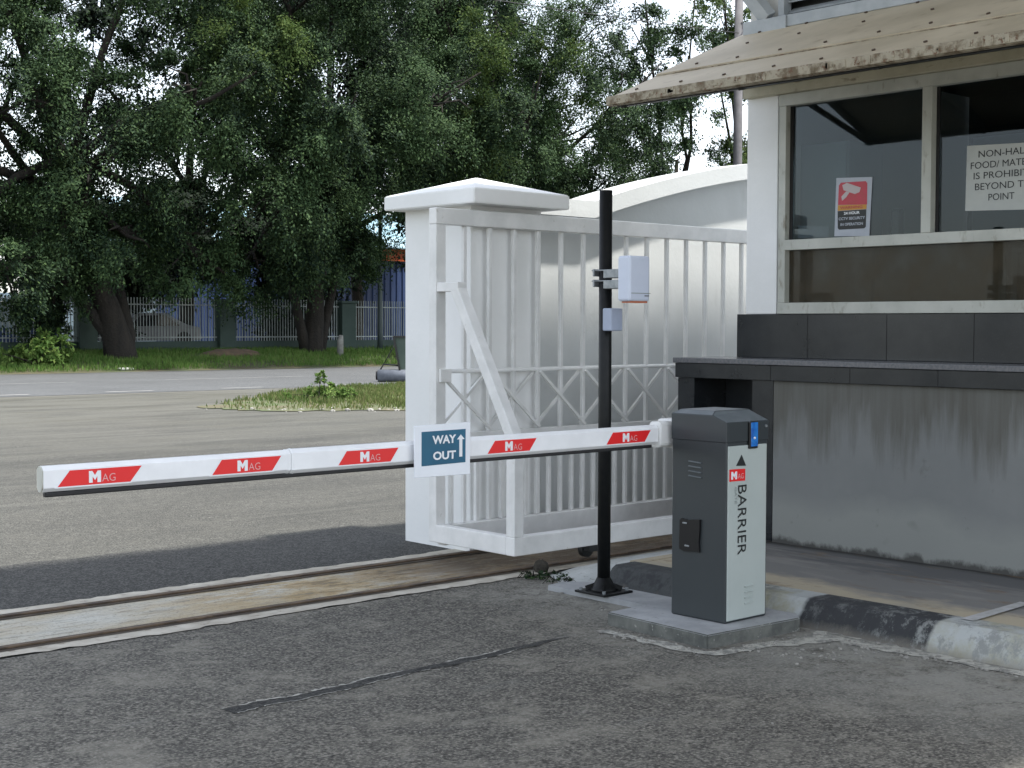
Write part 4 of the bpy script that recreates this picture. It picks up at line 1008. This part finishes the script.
# posters on and behind the glass
ps = thing('camera_poster', 'white poster with red camera picture on the left window pane', 'poster', (7.79, 5.35, 2.09))
XP = 7.7945
def yzpoly(bm, pts, xa, xb): prism(bm, pts, 0, xa, xb)
b = bmesh.new(); yzpoly(b, [(5.488, 2.100), (5.224, 2.090), (5.206, 2.461), (5.478, 2.475)], XP - .002, XP); pp = obj('sheet', b, M['poster_paper'], ps)
b = bmesh.new(); yzpoly(b, [(5.462, 2.300), (5.243, 2.290), (5.243, 2.425), (5.255, 2.438), (5.440, 2.442), (5.457, 2.425)], XP - .0035, XP - .0022); obj('red_field', b, M['poster_red'], pp)
b = bmesh.new(); yzpoly(b, [(5.464, 2.262), (5.246, 2.262), (5.246, 2.290), (5.463, 2.298)], XP - .0034, XP - .0021); obj('yellow_band', b, M['poster_yellow'], pp)
b = bmesh.new(); yzpoly(b, [(5.462, 2.150), (5.450, 2.140), (5.262, 2.140), (5.250, 2.150), (5.248, 2.260), (5.464, 2.260)], XP - .0033, XP - .0022); obj('black_field', b, M['ink'], pp)
b = bmesh.new()
yzpoly(b, [(5.430, 2.425), (5.395, 2.437), (5.290, 2.400), (5.300, 2.372), (5.335, 2.362), (5.420, 2.392)], XP - .0045, XP - .0037)
yzpoly(b, [(5.400, 2.383), (5.375, 2.375), (5.400, 2.345), (5.430, 2.325), (5.436, 2.352)], XP - .0046, XP - .0038)
obj('camera_mark', b, M['poster_pale'], pp)
lr, lu = (0, -1, 0), (0, 0, 1)
text('lettering', 'WARNING', M['poster_red'], pp, (XP - .0036, 5.445, 2.270), lr, lu, .17, .018, .02)
text('lettering', '24 HOUR', M['white_vinyl'], pp, (XP - .0036, 5.415, 2.234), lr, lu, .12, .018, .03)
text('lettering', 'CCTV SECURITY', M['poster_paper'], pp, (XP - .0036, 5.455, 2.200), lr, lu, .20, .018, .03)
text('lettering', 'IN OPERATION', M['poster_paper'], pp, (XP - .0036, 5.440, 2.163), lr, lu, .17, .018, .03)
nb_ = thing('notice_board', 'white notice with black capitals about food on the right pane', 'notice', (7.79, 4.27, 2.21))
b = bmesh.new(); yzpoly(b, [(4.553, 2.210), (3.985, 2.190), (3.985, 2.575), (4.547, 2.597)], XP - .004, XP - .0005); nn_ = obj('board', b, M['notice'], nb_)
for s_, yl, zb_, w_ in (('NON-HALAL', 4.470, 2.520, .365), ('FOOD/ MATERIALS', 4.520, 2.455, .50), ('IS PROHIBITED', 4.500, 2.393, .43), ('BEYOND THIS', 4.490, 2.328, .40), ('POINT', 4.402, 2.262, .165)):
    text('lettering', s_, M['ink'], nn_, (XP - .0048, yl, zb_), (0, -1, 0), (0, 0.0, 1), w_, .040, .0)
b = bmesh.new(); yzpoly(b, [(5.79, 2.10), (5.545, 2.10), (5.545, 2.168), (5.79, 2.185)], 7.812, 7.815)
tag(obj('paper_slip', b, M['poster_paper'], None, (7.81, 5.66, 2.1)), 'small pale paper low in the left corner of the left pane', 'paper')
cb = thing('pale_box', 'pale grey box standing inside the booth behind the left pane', 'cabinet', (9.4, 6.6, 1.2))  # box added to stand for a pale upright area in the window
cb.location = (8.2, 5.75, 1.2)
quickbox('cabinet_body', (8.05, 8.45, 5.56, 5.98, 1.201, 2.75), M['shed_wall'], cb, .01)
quickbox('pale_box_front', (8.037, 8.049, 5.575, 5.965, 2.10, 2.73), M['shed_wall'], cb, .002)
b = bmesh.new(); box(b, 8.20, 8.28, 5.26, 5.33, 1.95, 2.30, .01)
dv = thing('desk_phone', 'small black phone handset standing inside at the foot of the left pane', 'phone', (7.95, 5.08, 2.02)); b.free()
b = bmesh.new(); box(b, 7.86, 7.93, 5.055, 5.115, 2.02, 2.19, .012); obj('handset', b, M['black'], dv)
b = bmesh.new(); box(b, 7.84, 7.96, 5.03, 5.14, 1.99, 2.021, .006); obj('cradle', b, M['black'], dv)
quickbox('inner_shelf', (7.83, 8.029, YR, 5.99, 1.9705, 1.989) if False else (7.83, 8.20, YR, 5.99, 2.072, 2.085), M['steel_dark'], gb)
dv.location = (7.95, 5.08, 2.086)
for ch in dv.children: ch.location = ch.location
# ------------------------------------------------------------------ fence, warehouse, poles
fn = thing('boundary_fence', 'long pale barred fence on a dark green wall beyond the road', 'fence', (33, 46, .5))
quickbox('base_wall', (-5, 95, 45.93, 46.07, .3, .90), M['fence_green'], fn)
pil = [22.04 + 5.42 * k for k in range(-4, 11)]
for px_ in pil:
    b = bmesh.new(); box(b, px_ - .33, px_ + .33, 45.75, 46.25, .3, 2.33, .02); box(b, px_ - .40, px_ + .40, 45.68, 46.32, 2.331, 2.43, .02)
    for zj in (1.35, 1.85): box(b, px_ - .335, px_ + .335, 45.742, 46.258, zj, zj + .02)
    obj('pillar', b, M['fence_green'], fn)
for a, c_ in zip(pil, pil[1:]):
    b = bmesh.new(); x_ = a + .40
    while x_ < c_ - .36:
        box(b, x_ - .012, x_ + .012, 45.988, 46.012, .901, 2.45); x_ += .118
    box(b, a + .33, c_ - .33, 45.97, 45.987, 1.02, 1.06); box(b, a + .33, c_ - .33, 45.97, 45.987, 2.18, 2.22)
    obj('bar_panel', b, M['fence_bar'], fn)
wh = thing('warehouse', 'blue corrugated warehouse with orange band behind the fence', 'warehouse', (55, 66, .6))
b = bmesh.new()
x_ = 33.5
prof_ = []
while x_ < 80:
    prof_ += [(x_, 62.0), (x_ + .15, 62.0), (x_ + .2, 61.93), (x_ + .35, 61.93)]; x_ += .4
prism(b, prof_ + [(80, 62.4), (33.5, 62.4)], 2, .5, 4.95); obj('wall', b, M['warehouse_blue'], wh)
b = bmesh.new(); box(b, 33.3, 80.2, 61.8, 62.4, 4.952, 5.60); obj('orange_band', b, M['warehouse_orange'], wh)
b = bmesh.new(); prism(b, [(61.6, 5.605), (61.6, 5.66), (70, 8.2), (78, 5.66), (78, 5.605)], 0, 33.0, 80.5); obj('roof', b, M['warehouse_roof'], wh)
b = bmesh.new(); box(b, 34, 79.5, 62.6, 77.8, .5, 5.60); obj('inner_volume', b, M['shed_wall'], wh)
sd = thing('storage_shed', 'low pale shed with blue lower boards behind the fence at far left', 'shed', (21.2, 54, .6))
b = bmesh.new(); box(b, 19.5, 23.4, 53.4, 56, 1.35, 2.35); obj('wall', b, M['shed_wall'], sd)
b = bmesh.new(); box(b, 19.4, 24.5, 53.2, 56.1, .5, 1.348); obj('lower_boards', b, M['warehouse_blue'], sd)
b = bmesh.new(); prism(b, [(53.0, 2.352), (53.0, 2.42), (56.2, 2.75), (56.2, 2.68)], 0, 19.2, 23.7); obj('roof', b, M['warehouse_roof'], sd)
# parked car behind the fence
cr = thing('parked_car', 'pale car parked beyond the fence, glimpsed through its bars', 'car', (27.2, 52, .6))
b = bmesh.new(); prism(b, [(25.1, .85), (25.15, 1.25), (26.1, 1.38), (26.7, 1.92), (28.0, 1.96), (28.8, 1.45), (29.5, 1.38), (29.55, .85)], 1, 51.2, 52.8)
bmesh.ops.bevel(b, geom=b.edges[:], offset=.06, segments=2, affect='EDGES'); obj('car_body', b, M['car'], cr)
b = bmesh.new(); prism(b, [(26.35, 1.42), (26.8, 1.84), (27.9, 1.87), (28.55, 1.44)], 1, 51.19, 51.21); obj('side_window', b, M['car_dark'], cr)
for xw in (26.0, 28.7):
    b = bmesh.new(); tube(b, [(xw, 51.15, .90), (xw, 51.4, .90)], .31, 20); obj('wheel', b, M['rubber'], cr)
# street lamp and pole
lp = thing('street_lamp', 'slim dark green lamp post on the verge left of the white pillar', 'lamp post', (33.6, 44.7, .45))
b = bmesh.new(); tube(b, [(33.6, 44.7, .3), (33.6, 44.7, 1.2), (33.6, 44.7, 5.6)], [.12, .10, .07], 12); obj('post', b, M['lamp_green'], lp)
b = bmesh.new(); tube(b, [(33.6, 44.7, 5.6), (33.6, 44.3, 6.2), (33.6, 43.4, 6.45)], [.06, .05, .045], 8); arm_ = obj('bracket_arm', b, M['lamp_green'], lp)
b = bmesh.new(); box(b, 33.48, 33.72, 42.7, 43.45, 6.38, 6.52, .04); obj('lamp_head', b, M['galv'], lp)
up_ = thing('utility_pole', 'thick grey concrete pole rising behind the booth awning', 'utility pole', (49.8, 40.2, 0))
b = bmesh.new(); tube(b, [(49.8, 40.2, -.2), (49.8, 40.2, 8), (49.8, 40.2, 17)], [.24, .20, .18], 16); obj('shaft', b, M['pole_conc'], up_)
b = bmesh.new(); box(b, 48.9, 50.7, 40.1, 40.2, 15.8, 15.95, .01); obj('crossarm', b, M['galv'], up_)
def wire(name, label, pts):
    b = bmesh.new(); tube(b, pts, .018, 6); tag(obj(name, b, M['wire'], None, pts[0]), label, 'cable', 'overhead cables')
def sag(a, c_, s, n_=24):
    a = Vector(a); c_ = Vector(c_); return [a.lerp(c_, i / n_) - Vector((0, 0, s * 4 * (i / n_) * (1 - i / n_))) for i in range(n_ + 1)]
wire('overhead_cable', 'thin black cable crossing in front of the tree crowns', sag((5, 37.5, 12.2), (49.8, 40.1, 14.3), .35))
# white marker post, earth mound, litter
b = bmesh.new(); tube(b, [(30.7, 43.3, .2), (30.72, 43.3, .9), (30.75, 43.3, 1.12)], [.13, .12, .08], 10); tag(obj('marker_post', b, M['post_white'], None, (30.7, 43.3, .3)), 'short weathered white post at the foot of the forked trunk', 'post')
b = bmesh.new(); bmesh.ops.create_icosphere(b, subdivisions=3, radius=1, matrix=Matrix.Translation((26.5, 44.0, .36)) @ Matrix.Diagonal((1.25, .6, .30, 1)))
for v_ in b.verts: v_.co += Vector((random.uniform(-.05, .05), random.uniform(-.05, .05), random.uniform(-.03, .03)))
tag(obj('earth_mound', b, M['sand'], None, (26.5, 44.0, .4)), 'low mound of brown earth on the grass bank', 'earth mound')
b = bmesh.new(); box(b, 20.9, 21.4, 41.3, 41.5, .06, .14, .03); tag(obj('litter', b, M['litter'], None, (21.2, 41.4, .1)), 'scrap of pale litter where the bank meets the road', 'litter')
# roller with upright sheet
rl = thing('field_roller', 'grey steel roller with upright dark green sheet beside the white pillar', 'roller', (23.2, 30.1, 0))
dv_ = Vector((.74, -.67, 0)); c0_ = Vector((22.7, 30.3, .17))
b = bmesh.new(); tube(b, [c0_, c0_ + dv_ * 1.5], .165, 22); dm = obj('drum', b, M['drum'], rl)
b = bmesh.new(); tube(b, [c0_ - dv_ * .05, c0_ + dv_ * .0], .115, 18); obj('hub', b, M['black'], dm)
b = bmesh.new(); p = c0_ + dv_ * .60 + Vector((0, 0, .05))
q = [p, p + dv_ * .9, p + dv_ * .95 + Vector((0, 0, .98)), p - dv_ * .18 + Vector((0, 0, .98))]
nv = Vector((.67, .74, 0)) * .03
A_ = [b.verts.new(v_ - nv) for v_ in q]; B_ = [b.verts.new(v_ + nv) for v_ in q]
b.faces.new(A_); b.faces.new(B_[::-1])
for i in range(4): b.faces.new((A_[i], B_[i], B_[(i + 1) % 4], A_[(i + 1) % 4]))
sh_ = obj('green_sheet', b, M['panel_green'], rl)
b = bmesh.new(); fo = Vector((-.02, -.02, 0)); bar(b, q[0] + fo - nv, q[3] + fo - nv, .05, .05); bar(b, q[3] + fo - nv, q[2] + fo - nv, .05, .05); obj('sheet_edge', b, M['black'], sh_)
b = bmesh.new(); tube(b, [c0_ + Vector((0, 0, .05)), c0_ + dv_ * .15 + Vector((0, 0, .30)), c0_ + dv_ * .7 + Vector((0, 0, .26))], .022, 8); tube(b, [c0_ + dv_ * .15 + Vector((0, 0, .30)), c0_ + dv_ * .5 + Vector((.1, .1, .95))], .012, 6)
obj('handle_rod', b, M['black'], rl)
# things at the apron edge
b = bmesh.new(); bmesh.ops.create_icosphere(b, subdivisions=3, radius=1, matrix=Matrix.Translation((5.99, 6.335, .035)) @ Matrix.Diagonal((.05, .045, .045, 1)))
for v_ in b.verts: v_.co += Vector((random.uniform(-.005, .005),) * 3)
tag(obj('dark_stone', b, mk('dark_lump', (.025, .022, .018), (.05, .045, .035), scale=20, rough=.9), None, (5.99, 6.335, 0)), 'fist-sized dark stone against the near rail below the gate', 'stone')
shrub('weed', 'small ground weed on the asphalt edge left of the cement apron', (5.82, 6.22, .006), [(5.82, 6.22, .020, .10, .10, .016, 9, .035), (5.93, 6.15, .025, .06, .08, .016, 6, .03)], 22, .022, 'leaf', .003, 'weed')
shrub('weed', 'low weed tuft at the near corner of the cement apron', (5.80, 5.98, .006), [(5.82, 5.96, .014, .07, .12, .010, 8, .03)], 18, .02, 'leaf', .003, 'weed')

# ------------------------------------------------------------------ light, sky, camera
sun_v = Vector((.22, -.34, 1)).normalized()
w = bpy.data.worlds.new('World'); sc.world = w; w.use_nodes = True
nt = w.node_tree; bgn = nt.nodes['Background']
sky = nt.nodes.new('ShaderNodeTexSky'); sky.sky_type = 'NISHITA'; sky.sun_disc = False
sky.sun_elevation = math.asin(sun_v.z); sky.sun_rotation = math.atan2(sun_v.x, sun_v.y)
sky.air_density = 1.0; sky.dust_density = 1.2; sky.ozone_density = 1.0
hs = nt.nodes.new('ShaderNodeHueSaturation'); hs.inputs['Saturation'].default_value = .42
nt.links.new(sky.outputs[0], hs.inputs['Color']); nt.links.new(hs.outputs[0], bgn.inputs['Color']); bgn.inputs['Strength'].default_value = .15
sl2 = bpy.data.lights.new('sun', 'SUN'); sl2.energy = 3.0; sl2.angle = R(3.0); sl2.color = (1, .96, .90)
so = bpy.data.objects.new('sun', sl2); C.objects.link(so); so.location = (0, 0, 30)
so.rotation_euler = (-sun_v).to_track_quat('-Z', 'Y').to_euler()

cam = bpy.data.cameras.new('camera'); co = bpy.data.objects.new('camera', cam); C.objects.link(co); sc.camera = co
cam.sensor_width = 36; cam.lens = 1430 / 1024 * 36; cam.clip_end = 2000; cam.clip_start = .05
yaw, pit, rol = R(47.8), R(2.37), R(.17)
F0 = Vector((math.cos(yaw), math.sin(yaw), 0)); R0 = Vector((math.sin(yaw), -math.cos(yaw), 0)); U0 = Vector((0, 0, 1))
Fv = F0 * math.cos(pit) - U0 * math.sin(pit); Uv = U0 * math.cos(pit) + F0 * math.sin(pit)
Rv = R0 * math.cos(rol) + Uv * math.sin(rol); Uw = Uv * math.cos(rol) - R0 * math.sin(rol)
co.matrix_world = Matrix(((Rv.x, Uw.x, -Fv.x, 0), (Rv.y, Uw.y, -Fv.y, 0), (Rv.z, Uw.z, -Fv.z, 1.52), (0, 0, 0, 1)))
vs_ = sc.view_settings; vs_.view_transform = 'Standard'; vs_.look = 'None'; vs_.gamma = 1; vs_.exposure = 1.42; vs_.use_curve_mapping = False
sc.render.resolution_x = 1024; sc.render.resolution_y = 768
sc.cycles.max_bounces = 8; sc.cycles.transparent_max_bounces = 12
sc.cycles.use_denoising = True
